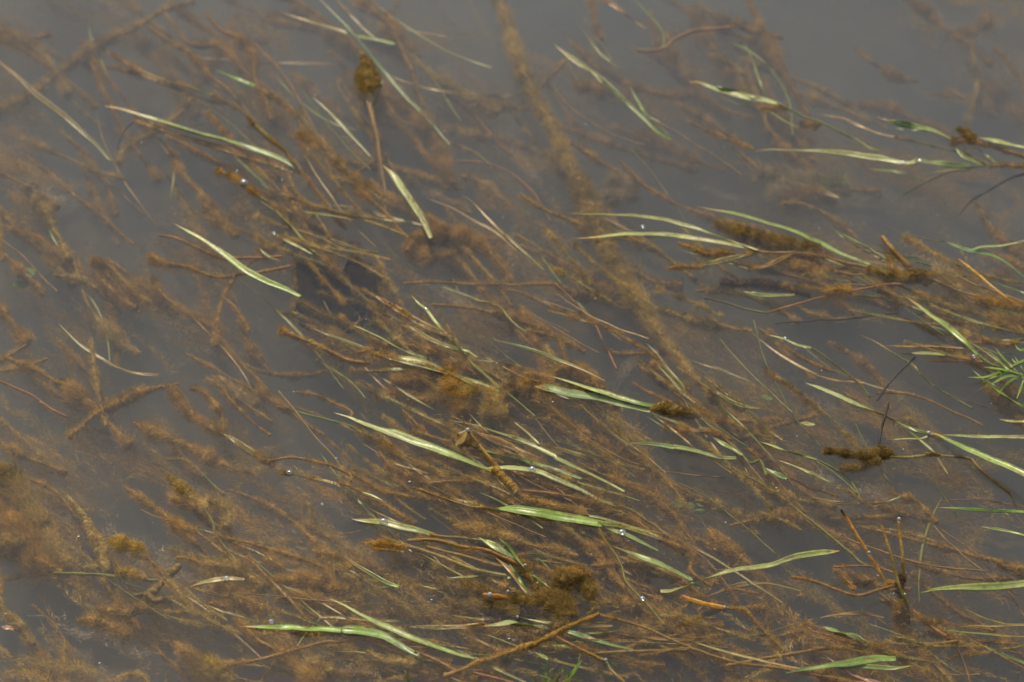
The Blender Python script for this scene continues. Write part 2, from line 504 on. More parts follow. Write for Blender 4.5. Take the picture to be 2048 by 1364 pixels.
# ------------------------------------------------------------------ plants from traces
def build(name, label, cat, parts, group=None):
    """parts: (kind, colour, trace, size, depth0, depth1, options). One part -> one mesh; more -> Empty + children."""
    root = None
    if len(parts) > 1:
        p = parse(parts[0][2])[-1]
        root = empty(name, Vector(at(p[0], p[1], -parts[0][5] * 0.001)))
        tag(root, label, cat, group)
    for q in parts:
        kind, col, tr, w, d0, d1 = q[:6]
        op = dict(q[6]) if len(q) > 6 else {}
        fz = op.pop('fz', 0)
        nm = op.pop('nm', None)
        lab = op.pop('lab', None)
        fzc = op.pop('fzc', 'brown')
        c2 = op.pop('c2', None)
        pn = {'b': 'blade', 's': 'stem', 'f': 'algae_coating'}[kind] if root else name
        if nm and root: pn = nm
        if kind == 's' and not fz and nm != 'antenna' and col in ('brown', 'orange', 'gold', 'olive', 'tan') and len([1 for z in parts if z[0] == 'f']) < 1:
            fz = 4
        if kind == 'b':
            o, W = blade(pn, tr, w * (1.08 if w > 32 else 1.0), d0, d1, col, c2, parent=root, **op)
        elif kind == 's':
            o, W = tube(pn, tr, w, d0, d1, col, c2, parent=root, **op)
        else:
            o, W = algae(pn, tr, w, d0, d1, col, parent=root, **op)
        if not root: tag(o, label, cat, group)
        if lab and root: o['label'] = lab
        if fz:      # sparse algae clinging to a blade or a stem: its own part
            W2 = W; t2 = np.linspace(0, 1, len(W))
            sc = np.array([mm_per_px(p) for p in W])
            R = np.full(len(W), fz / ZS) * sc * (0.5 + 0.8 * np.abs(smooth_noise(len(W), 6, 1.0)))
            V, F, C = fuzz_arrays(W2, R, fzc, 3.0, 1.0, 1.0, 0.45, 0.0)
            par = root if root else o
            new_obj('algae_coating', V, F, M_ALGAE, C, None, par)
    return root
# ------------------------------------------------------------------ the plants traced one by one
B = 'grass'; G = 'grass plant'; W_ = 'waterweed'; ST = 'stalk'; AL = 'algae clump'
def add(name, cat, label, *parts, group=None):
    return build(name, label, cat, list(parts), group)

# --- upper left
add('grass_plant', G, 'long pale green blade with orange tip beside brown and dark olive blades, upper left',
    ('s', 'brown', 'A 1740,985 1810,1070 1870,1150 1930,1220 2010,1330', 18, 4, 16, dict(fz=12)),
    ('b', 'white', 'A 600,612 720,635 860,680 1120,760 1400,840 1600,910 1730,975', 40, -1, 3, dict(c2='green', tip='orange', tiplen=.2, twist=.25)),
    ('b', 'brown', 'A 780,698 960,760 1150,820 1380,890 1600,960 1740,1010', 30, 3, 8, dict(fz=10, tip='orange')),
    ('b', 'olive', 'A 1440,685 1500,740 1600,830 1680,900 1745,985', 34, -3, 2, dict(c2='brown', fz=6)))
add('grass_shoot', B, 'olive blade crossing the sunken branch at the far left edge',
    ('b', 'gold', 'A -40,310 0,360 100,445 200,540 290,610 400,700 480,770 560,840 640,930', 32, 6, 34, dict(c2='olive', tip='orange', twist=.3)))
add('grass_plant', G, 'algae-browned blade pair fading to green above the orange-tipped long blade',
    ('s', 'olive', 'A 1240,550 1310,590 1400,640 1500,720', 16, 14, 22, dict(fz=12)),
    ('b', 'brown', 'A 600,290 680,330 760,380 880,440 1000,475 1130,515 1260,560', 30, 10, 14, dict(c2='green', fz=9, tip='brown')),
    ('b', 'brown', 'A 660,385 800,430 950,480 1100,550 1220,590 1300,600', 22, 16, 20, dict(fz=9)))
add('algae_covered_stalk', ST, 'woolly brown stalk running down from the sunken branch, upper left',
    ('s', 'brown', 'A 860,150 1000,250 1090,300 1200,420 1300,500 1430,640 1520,760', 14, 18, 26),
    ('f', 'brown', 'A 860,150 1000,250 1090,300 1200,420 1300,500 1430,640 1520,760', 15, 18, 26, dict(prof=(.6, .8, 1.5, .8, .8, 1.4))))
add('algae_covered_stalk', ST, 'blurred woolly stalk starting at the end of the sunken branch near the top',
    ('s', 'brown', 'A 950,60 1020,150 1100,250 1290,280 1420,420 1560,520', 14, 24, 32),
    ('f', 'brown', 'A 950,60 1020,150 1100,250 1290,280 1420,420 1560,520', 18, 24, 32, dict(prof=(.5, .7, 1.5, 1.4, 1))))
add('algae_covered_stalk', ST, 'thick bent woolly stalk with an orange knot left of the spindle-headed stalk',
    ('s', 'orange', 'A 1200,80 1290,180 1400,230 1470,330 1480,450 1540,580 1570,700', 16, 14, 30, dict(nm='stem')),
    ('f', 'brown', 'A 1200,80 1290,180 1400,230 1470,330 1480,450 1540,580 1570,700', 24, 14, 30, dict(prof=(.5, .5, 1.2, 1.3, .6, 1.6, .8))))
add('grass_plant', G, 'short bright green blade on a long woolly stem, upper left of centre',
    ('s', 'olive', 'A 1480,500 1560,550 1680,630 1760,740 1850,830 1930,900 1990,950 2031,1020 B 100,1130', 16, 8, 12, dict(fz=12)),
    ('b', 'green', 'A 1240,405 1350,450 1490,505', 30, 4, 8, dict(c2='leafgreen', twist=.2)),
    ('f', 'brown', 'A 1790,770 1850,830 1930,890 2000,950', 26, 10, 14, dict(prof=(.5, 1.4, .8, 1))))
add('sunken_branch', 'branch', 'long algae-coated branch slanting down to the left edge at the upper left',
    ('s', 'brown', 'A 1130,10 960,50 800,150 620,240 460,330 350,420 250,500 120,580 -60,670', 32, 34, 42),
    ('f', 'tan', 'A 1130,10 960,50 800,150 620,240 460,330 350,420 250,500 120,580 -60,670', 30, 33, 41, dict(prof=(.5, .7, 1.2, .9, 1), flow=.3, dens=3, corer=.55, lenf=1.2)))
add('sunken_branch', 'branch', 'short orange-brown branch deep below the long orange-tipped blade',
    ('s', 'orange', 'A 1140,560 1000,700 860,790 720,880 690,950', 30, 32, 38),
    ('f', 'tan', 'A 1140,560 1000,700 860,790 720,880 690,950', 34, 30, 36, dict(flow=.3)))
add('thin_twig', 'twig', 'thin dark curved twig below the tip of the long orange-tipped blade',
    ('s', 'dark', 'A 785,700 730,750 690,840 675,930', 10, 10, 40))
add('grass_plant', G, 'woolly brown shoot opening into a yellow-green blade, centre left',
    ('s', 'olive', 'Z 630,505 650,520 675,545 700,570 745,610 800,645 840,675', 18, 4, 24, dict(fz=12)),
    ('b', 'yel', 'Z 545,412 560,430 586,455 607,482 630,505', 38, 2, 4, dict(c2='olive')),
    ('s', 'brown', 'A 1260,1000 1330,1020 1430,1080 1500,1130 1620,1220 1700,1320', 20, 1, 4, dict(fz=16, c2='olive')),
    ('b', 'olive', 'Z 498,380 520,398 560,428 590,455', 24, 3, 5))
add('grass_shoot', B, 'slender pale blade running to the tangle right of the yellow-green shoot',
    ('b', 'pale', 'Z 535,372 565,390 605,403 655,419 700,432 750,446 811,469', 26, 6, 3, dict(c2='white', tip='brown', tiplen=.3, fz=5)))
add('grass_shoot', B, 'murky olive blade hanging down the left edge below the brown algae',
    ('b', 'leafgreen', 'Z 72,392 84,420 97,450 110,480 140,520 190,580', 28, 22, 34, dict(c2='olive', twist=.3)))
# --- spindle head, centre top
add('spindle_headed_stalk', ST, 'upright stalk with a spindle-shaped brown algae head under the surface, upper centre',
    ('s', 'brown', 'B 170,600 195,700 225,850 245,1000 265,1200 268,1300', 36, 6, 40, dict(c2='brown', r0=.9, r1=.35)),
    ('f', 'mud', 'B 110,290 150,380 170,470 175,560 180,620', 80, 1, 8, dict(nm='algae_head', prof=(.05, .45, 1.0, .95, .3), sweep=(-.9, -.15, 0), flow=.75, dens=4, lenf=.6, curl=.3, corer=.75, rn=.3)),
    ('f', 'brown', 'B 180,600 200,720 225,850 245,1000 265,1200', 26, 8, 38, dict(prof=(.8, 1, .9, .7, .4), sweep=(-.9, -.2, -.2), lenf=.7)),
    ('b', 'white', 'B 150,575 165,600 190,585 250,465', 26, 4, 6, dict(nm='sheath')))
add('grass_shoot', B, 'long teal blade passing right of the spindle-headed stalk',
    ('b', 'green', 'Z 632,-10 655,15 690,50 730,95 770,145 818,200 859,241 900,290', 28, 12, 36, dict(c2='teal', twist=.25, endw=.4)))
add('grass_shoot', B, 'green blade reaching in from the left above the spindle-headed stalk',
    ('b', 'brown', 'A 1620,70 1850,140 2031,195 B 100,210 200,225 320,255', 24, 18, 22, dict(c2='leafgreen', twist=.3)))
add('grass_shoot', B, 'brown-yellow blade at the top edge crossing the green blade near the spindle-headed stalk',
    ('b', 'gold', 'B -30,-40 0,20 60,80 130,160 200,215', 24, 12, 22, dict(c2='olive')))
add('algae_covered_stalk', ST, 'thin knobbed brown stalk right of the spindle-headed stalk',
    ('s', 'brown', 'B 255,75 285,110 320,200 380,330 420,420 450,520 490,620', 18, 20, 40, dict(tip='orange')),
    ('f', 'brown', 'B 270,80 290,115 320,200 380,330 420,420 450,520 490,620', 15, 20, 40, dict(prof=(1.5, .8, .8, 1, .8))))
add('grass_shoot', B, 'pale olive blade left of the base of the spindle-headed stalk',
    ('b', 'yel', 'Z 624,193 655,221 682,248 700,269 742,314', 20, 4, 8, dict(c2='olive', twist=.2)))
add('grass_plant', G, 'curved teal-white blade with a dark companion right of the spindle-headed stalk base',
    ('b', 'white', 'B 250,960 300,1010 350,1080 400,1150 450,1230 490,1300 530,1380', 42, 0, 3, dict(c2='yel', twist=.25, peak=.2)),
    ('b', 'brown', 'B 330,1100 380,1160 420,1220 450,1270', 14, 5, 7),
    ('b', 'olive', 'B 435,1160 470,1230 500,1290 535,1380', 24, 4, 5, dict(fz=4)))
add('algae_covered_stalk', ST, 'woolly stalk with a knot leading into the pale tangle left of centre',
    ('s', 'brown', 'B -40,945 0,985 80,1060 160,1140 250,1220 320,1300 400,1390', 18, 8, 10),
    ('f', 'brown', 'B -40,945 0,985 80,1060 160,1140 250,1220 320,1300 400,1390', 16, 8, 10, dict(prof=(.8, 1, 1.9, .8, .7, .9))))
add('grass_shoot', B, 'olive blade with a brown tip in the open dark water above centre',
    ('b', 'gold', 'B 700,1135 760,1165 850,1260 960,1370 E 960,60 1040,130 1130,210 1180,260', 20, 3, 22, dict(c2='olive', twist=.25, tip='brown')))
add('algae_covered_stalk', ST, 'blurred orange-brown stalk deep left of the big sunken branch',
    ('s', 'orange', 'B 600,540 700,600 800,690 880,790 960,870 1070,950', 16, 44, 52), ('f', 'brown', 'B 600,540 700,600 800,690 880,790 960,870 1070,950', 17, 44, 52))
add('algae_covered_stalk', ST, 'olive stalk sloping from the spindle-headed stalk to the big sunken branch',
    ('s', 'olive', 'B 200,630 330,690 480,760 600,820 750,870 900,980', 14, 34, 44), ('f', 'brown', 'B 200,630 330,690 480,760 600,820 750,870 900,980', 12, 34, 44))
add('sunken_branch', 'branch', 'big algae-coated branch running down the middle from the top edge',
    ('s', 'brown', 'Z 985,-30 1000,10 1020,60 1040,130 1070,200 1105,260 1140,330 1170,400 1200,470 1235,540 1280,610 1320,670 1360,720 1420,790 1480,860', 58, 33, 16, dict(r0=1.0, r1=.5)),
    ('f', 'tan', 'Z 985,-30 1000,10 1020,60 1040,130 1070,200 1105,260 1140,330 1170,400 1200,470 1235,540 1280,610 1320,670 1360,720 1420,790 1480,860', 46, 31, 14, dict(prof=(.7, .8, .9, .9, 1.1, 1, 1.1, .7, .4, .25), flow=.35, dens=3.4, corer=.6, lenf=1.2)))
add('sunken_branch', 'branch', 'thin side branch rising right from the big sunken branch',
    ('s', 'orange', 'B 1330,340 1230,430 1150,520', 22, 50, 54), ('f', 'tan', 'B 1330,340 1230,430 1150,520', 22, 50, 54))
add('grass_plant', G, 'yellow-green blade pair below the top edge right of the big sunken branch',
    ('b', 'olive', 'B 1230,240 1300,290 1370,345 1450,410 1550,490 1650,580 1750,680 1850,770 1920,810', 26, 10, 26, dict(c2='leafgreen', tip='brown')),
    ('b', 'yel', 'B 1240,255 1330,330 1390,375 1460,420 1520,480', 24, 8, 14, dict(tip='brown')),
    ('b', 'leafgreen', 'B 1680,500 1730,590 1800,690 1910,780', 22, 18, 28, dict(tip='gold')))
add('grass_plant', G, 'two faint thin green blades at the top right of the big sunken branch',
    ('b', 'olive', 'B 1330,80 1430,200 1500,300 1590,380 1650,450', 18, 26, 34), ('b', 'olive', 'B 1480,215 1540,280 1585,355', 15, 24, 30))
add('grass_shoot', B, 'orange-brown blade slanting in from the top edge right of the middle',
    ('b', 'orange', 'B 1500,-20 1600,40 1680,100 1770,165', 30, 20, 30, dict(c2='gold', peak=.2)))
add('grass_shoot', B, 'green hook-shaped blade hanging from the top edge right of the middle',
    ('b', 'green', 'B 1690,-20 1790,80 1850,150 1880,210 1870,290', 20, 22, 34, dict(c2='olive')))
add('algae_covered_stalk', ST, 'orange arched stalk near the top edge, right of the hook-shaped blade',
    ('s', 'orange', 'C 330,160 200,170 100,185 0,230 B 1880,280 1800,295 1720,290', 26, 26, 34, dict(c2='gold')))
add('grass_shoot', B, 'pale green drooping blade under the orange arch, top right',
    ('b', 'pale', 'C 355,190 400,240 440,310 470,380 500,480 540,560', 24, 14, 32, dict(c2='olive', twist=.8)))
add('algae_covered_stalk', ST, 'faint brown tapering stalk right of the orange arch, top right',
    ('s', 'brown', 'C 350,130 430,170 520,200 640,220', 24, 34, 44), ('f', 'brown', 'C 350,130 430,170 520,200 640,220', 22, 34, 44, dict(prof=(1, 1.4, .5))))
add('grass_plant', G, 'white-edged green blade with rust tip and small algae knot, upper right',
    ('s', 'olive', 'C 600,600 680,640 760,680 860,715 950,760 1040,800', 15, 2, 10),
    ('b', 'white', 'C 85,475 150,480 240,515 400,560 520,582 620,610', 36, -1, 2, dict(c2='white', tip='brown', tiplen=.22, twist=.2)),
    ('b', 'green', 'C 200,490 300,525 400,545 480,570', 22, -1, 1),
    ('b', 'pale', 'C 1020,790 1080,820 1140,860 1190,885', 24, 8, 14, dict(c2='olive', peak=.4)),
    ('f', 'brown', 'C 500,620 560,630 620,625 660,640', 22, 3, 5, dict(nm='algae_knot', sweep=(-.8, -.5, 0))),
    ('f', 'brown', 'C 730,730 790,725 860,715', 26, 12, 12, dict(nm='algae_knot', sweep=(-.8, -.4, 0))),
    ('b', 'olive', 'C 270,560 380,610 480,625 560,650 640,700 720,740', 20, 14, 20))
add('grass_plant', G, 'long pale blade with a bright glinting fold above the sunken leaves, right',
    ('b', 'olive', 'C 470,875 600,868 800,875 950,885 1100,905 1220,925 1330,945 1400,940', 34, 8, 0, dict(c2='white', peak=.75, endw=.7, twist=.4)),
    ('b', 'pale', 'C 1380,925 1500,945 1620,955 1720,960', 26, 4, 8, dict(c2='green', peak=.1, endw=.5)),
    ('s', 'brown', 'C 80,700 200,760 330,815 470,870', 12, 22, 8, dict(c2='olive', fz=8)))
add('grass_plant', G, 'forked green and white blades with brown tip near the right edge, upper right',
    ('s', 'brown', 'C 1610,815 1720,820 1800,840 1900,870 2060,910', 20, 2, 4, dict(fz=12)),
    ('b', 'teal', 'C 1170,680 1280,710 1400,735 1500,755 1560,780 1620,810', 26, -1, 2, dict(c2='pale', tip='orange', tiplen=.25)),
    ('b', 'white', 'C 1280,740 1350,755 1420,752 1500,758', 14, 0, 1),
    ('b', 'white', 'C 1770,795 1850,815 1950,840 2070,865', 26, -2, 0, dict(c2='white', peak=.3, endw=1)),
    ('b', 'green', 'C 1615,830 1660,890 1700,920 1810,965', 26, 4, 9, dict(c2='olive', peak=.3)),
    ('b', 'olive', 'C 1725,850 1790,880 1850,930 1880,955', 20, 5, 8),
    ('f', 'mud', 'C 1640,740 1690,780 1750,820', 32, 0, 2, dict(nm='algae_knot')))
add('grass_plant', G, 'olive stems joining a brown woolly shoot at the right edge, above the open water',
    ('s', 'brown', 'C 1840,965 1920,960 2060,965', 18, 5, 4, dict(fz=14)),
    ('b', 'olive', 'C 1500,1000 1600,985 1700,975 1840,965', 24, 10, 5, dict(peak=.5)),
    ('s', 'dark', 'C 1330,1130 1400,1090 1500,1040 1600,1000 1720,985', 12, 30, 12, dict(c2='olive')),
    ('s', 'dark', 'C 1650,1250 1720,1170 1850,1090 1940,1040 2060,1000', 16, 34, 16),
    ('b', 'brown', 'C 830,660 950,685 1050,720 1180,770 1280,795', 20, 20, 14, dict(c2='gold')),
    ('s', 'olive', 'C 1280,795 1400,820 1540,860 1700,900 1840,960', 11, 14, 6))
add('sunken_weed_patch', W_, 'pale yellowish weed patch lying deep under the glinting blade, right',
    *[('f', c, 'C ' + t, r, 46, 54, dict(nm='weed_lobe', dens=2.4, lenf=1.5, corer=.3)) for t, r, c in
      (('480,1010 600,1020 720,1040 820,1060', 60, 'straw'), ('1010,1060 900,1070 780,1120', 56, 'yel'), ('560,1110 660,1150 760,1160', 60, 'straw'), ('700,1180 780,1130 880,1160 960,1170', 60, 'gold'))],
    *[('b', 'straw', 'C ' + t, 60, 44, 48, dict(nm='leaf', c2='yel', peak=.5, endw=.3, twist=.2, tip='gold')) for t in
      ('520,1000 620,1030 720,1070 800,1090', '960,1150 900,1130 850,1110 790,1090', '650,1190 700,1150 750,1120 790,1090')])
add('sunken_weed_patch', W_, 'soft tan weed patch deep right of the big sunken branch',
    *[('f', 'straw', 'B ' + t, 46, 40, 46, dict(nm='weed_lobe', dens=2.4, lenf=1.5, corer=.3)) for t in
      ('1530,1140 1600,1090 1680,1080 1740,1090', '1560,1040 1640,1060 1700,1020', '1570,1170 1650,1140 1740,1130')])
# --- left side, middle
add('grass_shoot', B, 'pale blade with a white pointed tip above the dark leaf, left',
    ('b', 'white', 'D 1010,-8 1120,50 1240,125 1330,190 1430,265 1540,325 1640,365 1745,412', 36, -1, 2, dict(c2='leafgreen', twist=.2, peak=.45, endw=.5)))
add('algae_covered_stalk', ST, 'rusty thin stalk beside the pale white-tipped blade, left',
    ('s', 'orange', 'D 920,60 1010,70 1100,110 1200,160 1300,190 1400,190 1500,192 1640,182', 18, 12, 8, dict(fz=9)))
add('algae_covered_stalk', ST, 'sagging woolly stalk with a knob crossing under the white-tipped blade',
    ('s', 'brown', 'D 870,190 950,220 1080,240 1180,280 1280,300 1400,285 1520,270 1690,240', 18, 10, 8, dict(c2='orange')),
    ('f', 'brown', 'D 870,190 950,220 1080,240 1180,280 1280,300 1400,285 1520,270 1690,240', 15, 10, 8, dict(prof=(2.4, 1.4, .8, .7, .6))))
add('grass_shoot', B, 'thin pale yellow leaf with a tiny bubble at its tip above the dark leaf',
    ('b', 'yel', 'D 1575,40 1640,80 1720,120 1810,165', 16, 0, 2))
add('grass_shoot', B, 'tiny olive blade left of the thin pale yellow leaf', ('b', 'olive', 'D 1490,122 1560,180 1625,212', 16, 4, 7))
add('algae_covered_stalk', ST, 'knobbly light-brown stalk end at the far left, right of the green leaf',
    ('s', 'brown', 'D 310,290 400,300 490,330 560,370', 20, 24, 26), ('f', 'tan', 'D 310,290 400,300 490,330 560,370', 24, 24, 26))
add('algae_covered_stalk', ST, 'club-headed woolly stalk ending in a brown tangle, left',
    ('s', 'brown', 'D 550,215 630,240 690,300 780,390 860,450', 24, 18, 24), ('f', 'brown', 'D 540,215 630,240 690,300 780,390 860,450', 30, 18, 24, dict(prof=(1.4, .8, .8, 1))),
    ('f', 'brown', 'D 590,320 650,380 700,440 790,480', 34, 24, 28))
add('algae_covered_stalk', ST, 'long winding woolly stalk below the dark gap, left',
    ('s', 'brown', 'D 880,300 950,410 1050,490 1130,540 1230,600 1280,680 1340,750 1400,800', 18, 22, 34), ('f', 'brown', 'D 880,300 950,410 1050,490 1130,540 1230,600 1280,680 1340,750 1400,800', 26, 22, 34))
add('algae_covered_stalk', ST, 'wavy olive shoot running towards the long green blade from the left',
    ('s', 'olive', 'D 1400,800 1500,900 1540,980 1620,1040 1760,1090 1900,1130 2031,1165 E 130,1210', 16, 26, 10, dict(c2='green')),
    ('f', 'brown', 'D 1400,800 1500,900 1540,980 1620,1040 1700,1070', 22, 26, 18, dict(prof=(.5, .8, 1.5, .6))))
add('algae_covered_stalk', ST, 'straight rusty woolly stalk with a blunt tip right below the dark leaf',
    ('s', 'orange', 'D 1625,610 1700,640 1820,690 1930,740 2031,785 E 180,805', 18, 1, 6), ('f', 'brown', 'D 1625,610 1700,640 1820,690 1930,740 2031,785 E 180,805', 19, 2, 6, dict(prof=(1.2, .8, 1, .7), corer=.7)))
add('algae_covered_stalk', ST, 'bare orange stalk entering from the left edge',
    ('s', 'orange', 'D -60,875 0,905 100,950 200,1000 290,1060 395,1118', 18, 12, 26, dict(c2='orange')))
add('algae_covered_stalk', ST, 'short rusty stalk deep right of the bare orange stalk', ('s', 'orange', 'D 470,1155 560,1190 650,1212', 15, 32, 40, dict(fz=8)))
add('algae_covered_stalk', ST, 'looped woolly stalks joining an olive blade, lower left of centre',
    ('s', 'brown', 'D 1000,950 1050,1030 1150,1130 1270,1210', 20, 16, 14), ('f', 'brown', 'D 990,940 1050,1030 1150,1130 1270,1210', 36, 18, 14, dict(prof=(1.2, 1, .8))),
    ('f', 'brown', 'D 1100,940 1180,970 1250,1040 1290,1110 1300,1200', 26, 18, 14),
    ('b', 'yel', 'D 1260,1195 1340,1235 1430,1300 1540,1364 G 1480,40 1560,85', 34, 6, 6, dict(c2='olive', fz=10, peak=.3)))
add('algae_covered_stalk', ST, 'faint brown stalk rising left of the long green blade', ('s', 'brown', 'D 1720,970 1850,990 1950,1040 2040,1085 E 60,1120', 18, 22, 14, dict(fz=10)))
add('algae_covered_stalk', ST, 'pale woolly branch curling in at the left edge above the orange stalk',
    ('s', 'tan', 'D 160,690 100,730 60,750 -20,800', 22, 26, 30), ('f', 'tan', 'D 160,680 100,725 50,760 -20,800', 30, 26, 30))
add('algae_covered_stalk', ST, 'second woolly branch just above the bare orange stalk at the left edge',
    ('s', 'tan', 'D 280,775 200,800 120,830 -20,850', 18, 28, 32), ('f', 'tan', 'D 280,775 200,800 120,830 -20,850', 26, 28, 32))
# --- centre
add('grass_plant', G, 'three-bladed plant with a thin pale upright blade, middle of the picture',
    ('s', 'olive', 'E 650,655 720,740 770,810 840,870 925,950', 22, 3, 3, dict(fz=7)),
    ('b', 'white', 'E 412,405 450,450 500,490 560,570 650,670', 22, -3, 2, dict(c2='pale', twist=.3)),
    ('b', 'orange', 'E 130,370 250,440 350,500 450,560 550,610 650,650 700,715', 36, 2, 2, dict(c2='yel', fz=8, twist=.3, tip='brown')),
    ('b', 'gold', 'E 340,578 420,600 520,660 620,700 700,725', 26, 4, 3, dict(c2='green')),
    ('b', 'white', 'E 700,722 745,738 795,768', 16, 0, 0, dict(nm='blade')))
add('grass_shoot', B, 'blue-green blade with a white tip left of the broad straw-coloured blade',
    ('b', 'white', 'E 75,582 140,605 240,655 330,710 420,750 500,780', 24, -1, 2, dict(c2='teal', twist=.3)))
add('grass_shoot', B, 'broad straw-coloured blade lying over the big algae tangle, centre',
    ('b', 'yel', 'E 180,742 300,770 400,790 500,815 600,850 660,870 760,910 830,945 910,985', 54, 0, 2, dict(c2='pale', tip='brown', tiplen=.2, fz=8, peak=.3, endw=.8)))
add('grass_shoot', B, 'short horizontal pale blade right of the three-bladed plant',
    ('b', 'yel', 'E 765,785 860,790 960,800 1055,820', 24, 2, 6, dict(c2='pale', peak=.7, endw=.3)))
add('grass_shoot', B, 'dark green blade under the broad straw-coloured blade', ('b', 'olive', 'E 60,845 200,850 330,835 440,830', 28, 6, 4, dict(c2='green', fz=8, tip='brown')))
add('grass_shoot', B, 'rusty slender blade left of the big algae tangle', ('b', 'orange', 'E -40,750 60,790 160,815', 18, 6, 8, dict(fz=8)))
add('grass_plant', G, 'thin yellow-green shoot with a drooping woolly end above the algae tangle',
    ('s', 'yel', 'E 740,415 800,440 870,450 930,480 980,540 1030,590 1085,625', 14, 8, 12, dict(c2='yel')),
    ('f', 'brown', 'E 1090,610 1200,640 1270,670 1300,740 1335,830', 18, 10, 16),
    ('f', 'brown', 'E 760,430 870,455 930,490 980,550', 14, 9, 12))
add('algae_covered_stalk', ST, 'straight horizontal stalk above the algae tangle, centre',
    ('s', 'gold', 'E 370,340 520,330 700,340 850,345 1000,345 1150,345 1290,345', 15, 16, 22), ('f', 'brown', 'E 370,340 520,330 700,340 850,345 1000,345 1150,345 1290,345', 14, 16, 22, dict(flow=.3)))
add('grass_shoot', B, 'orange-tinged blade crossing just below the straight horizontal stalk, centre',
    ('b', 'gold', 'E 930,368 1050,390 1160,440 1260,480 1350,510 1470,548', 24, 12, 24, dict(c2='gold', fz=7)))
add('algae_arch', AL, 'broad brown arch of algae right of the dark leaf, centre',
    ('f', 'brown', 'E 380,150 460,80 540,60 620,60 720,70 820,120 900,190 960,260 1000,330', 46, 12, 24, dict(prof=(.8, 1.3, 1.4, 1.4, .8, .7, .5), dens=2.6)),
    )
add('algae_clump', AL, 'brown algae wad between the straight stalk and the algae arch',
    ('f', 'brown', 'E 400,140 480,180 600,170 700,150', 50, 20, 24, dict(prof=(.8, 1.2, 1, .5))))
add('big_algae_tangle', AL, 'big swirling brown algae tangle in the centre',
    ('f', 'brown', 'E 640,790 635,880 660,960 690,1040 720,1090', 60, 4, 8, dict(nm='wad', dens=3.2, sweep=(-.5, -.7, 0))),
    ('f', 'tan', 'E 700,1000 790,955 880,980 900,1040 840,1090 980,1095', 48, 3, 6, dict(nm='wad', dens=3.2)),
    ('f', 'brown', 'E 930,1010 1020,950 1120,950 1210,1000 1200,1060', 56, 5, 10, dict(nm='wad', dens=3)),
    ('f', 'brown', 'E 1230,860 1350,835 1450,870 1520,960', 42, 10, 14, dict(nm='wad')),
    ('f', 'tan', 'E 1195,700 1230,770 1270,830', 30, 10, 12, dict(nm='wad')),
    ('f', 'brown', 'E 300,900 420,900 520,890 640,860', 50, 8, 8, dict(nm='wad', dens=3)),
    ('f', 'brown', 'E 100,740 300,700 480,720 640,760', 30, 10, 8, dict(nm='wad')),
    ('f', 'brown', 'E 200,1000 330,980 480,1020 600,1000', 46, 14, 12, dict(nm='wad')),
    ('f', 'brown', 'E 960,830 1050,870 1150,880 1250,900', 40, 9, 10, dict(nm='wad')),
    ('f', 'brown', 'E 1150,1010 1230,1060 1290,1120 1370,1190', 20, 8, 10, dict(nm='wad')))
add('grass_shoot', B, 'longest green blade, running right from its white tip below the algae tangle',
    ('b', 'white', 'Z 668,825 700,835 730,848 770,862 800,872 850,890 890,905 940,925 990,945 1020,965', 46, -1, 3, dict(c2='leafgreen', twist=.2, peak=.35, endw=.5)))
add('grass_shoot', B, 'striped green blade passing behind the bent brown leaf',
    ('b', 'bright', 'H 750,5 850,25 940,50 1050,75 1150,105 1250,130 1400,185', 34, 1, 5, dict(c2='teal', peak=.2, endw=.3)))
add('bent_leaf_stalk', ST, 'woolly stalk topped by a bent translucent brown leaf with a drop on its point',
    ('s', 'brown', 'E 745,1190 800,1260 850,1330 890,1380 H 940,150 1010,240 1080,320', 22, -6, 6, dict(fz=5)),
    ('b', 'gold', 'E 745,1185 720,1215 690,1245 670,1275', 74, -6, 2, dict(nm='leaf', c2='brown', peak=.6, endw=.6, twist=.1)),
    ('b', 'brown', 'E 748,1188 760,1220 770,1255 790,1290', 44, -6, 1, dict(nm='leaf', c2='gold', peak=.6, endw=.5, twist=.1)),
    ('f', 'brown', 'H 880,120 930,160 980,220 1030,270 1090,320', 34, 0, 6, dict(dens=3.4, lenf=.7, sweep=(-.5, -.8, 0), corer=.85)))
add('grass_shoot', B, 'long yellowish blade right of the bent brown leaf', 
    ('b', 'olive', 'E 640,1135 780,1160 900,1200 1050,1250 1150,1290 1250,1340 H 1250,60 1350,110 1450,155 1550,205 1650,258', 30, 2, 8, dict(c2='pale', peak=.5, twist=.25, tip='brown')))
add('grass_shoot', B, 'wide brownish blade between the bent leaf and the long yellowish blade',
    ('b', 'gold', 'E 765,1188 850,1230 950,1270 1050,1315 1150,1360', 36, 3, 8, dict(c2='brown', fz=7)))
add('grass_shoot', B, 'short thin olive blade above the long yellowish blade', ('b', 'yel', 'E 1010,1145 1080,1200 1160,1270', 20, 1, 4))
add('grass_shoot', B, 'faint olive blade parallel to the long yellowish blade, to its right', ('b', 'olive', 'E 1150,1275 1280,1300 1400,1340 1480,1370 H 1560,30', 26, 8, 16, dict(fz=6)))
add('algae_covered_stalk', ST, 'short brown stalk pointing up between the algae tangle and the longest blade', ('s', 'brown', 'E 355,1068 420,1130 480,1190 545,1255', 16, 4, 8, dict(fz=10)))
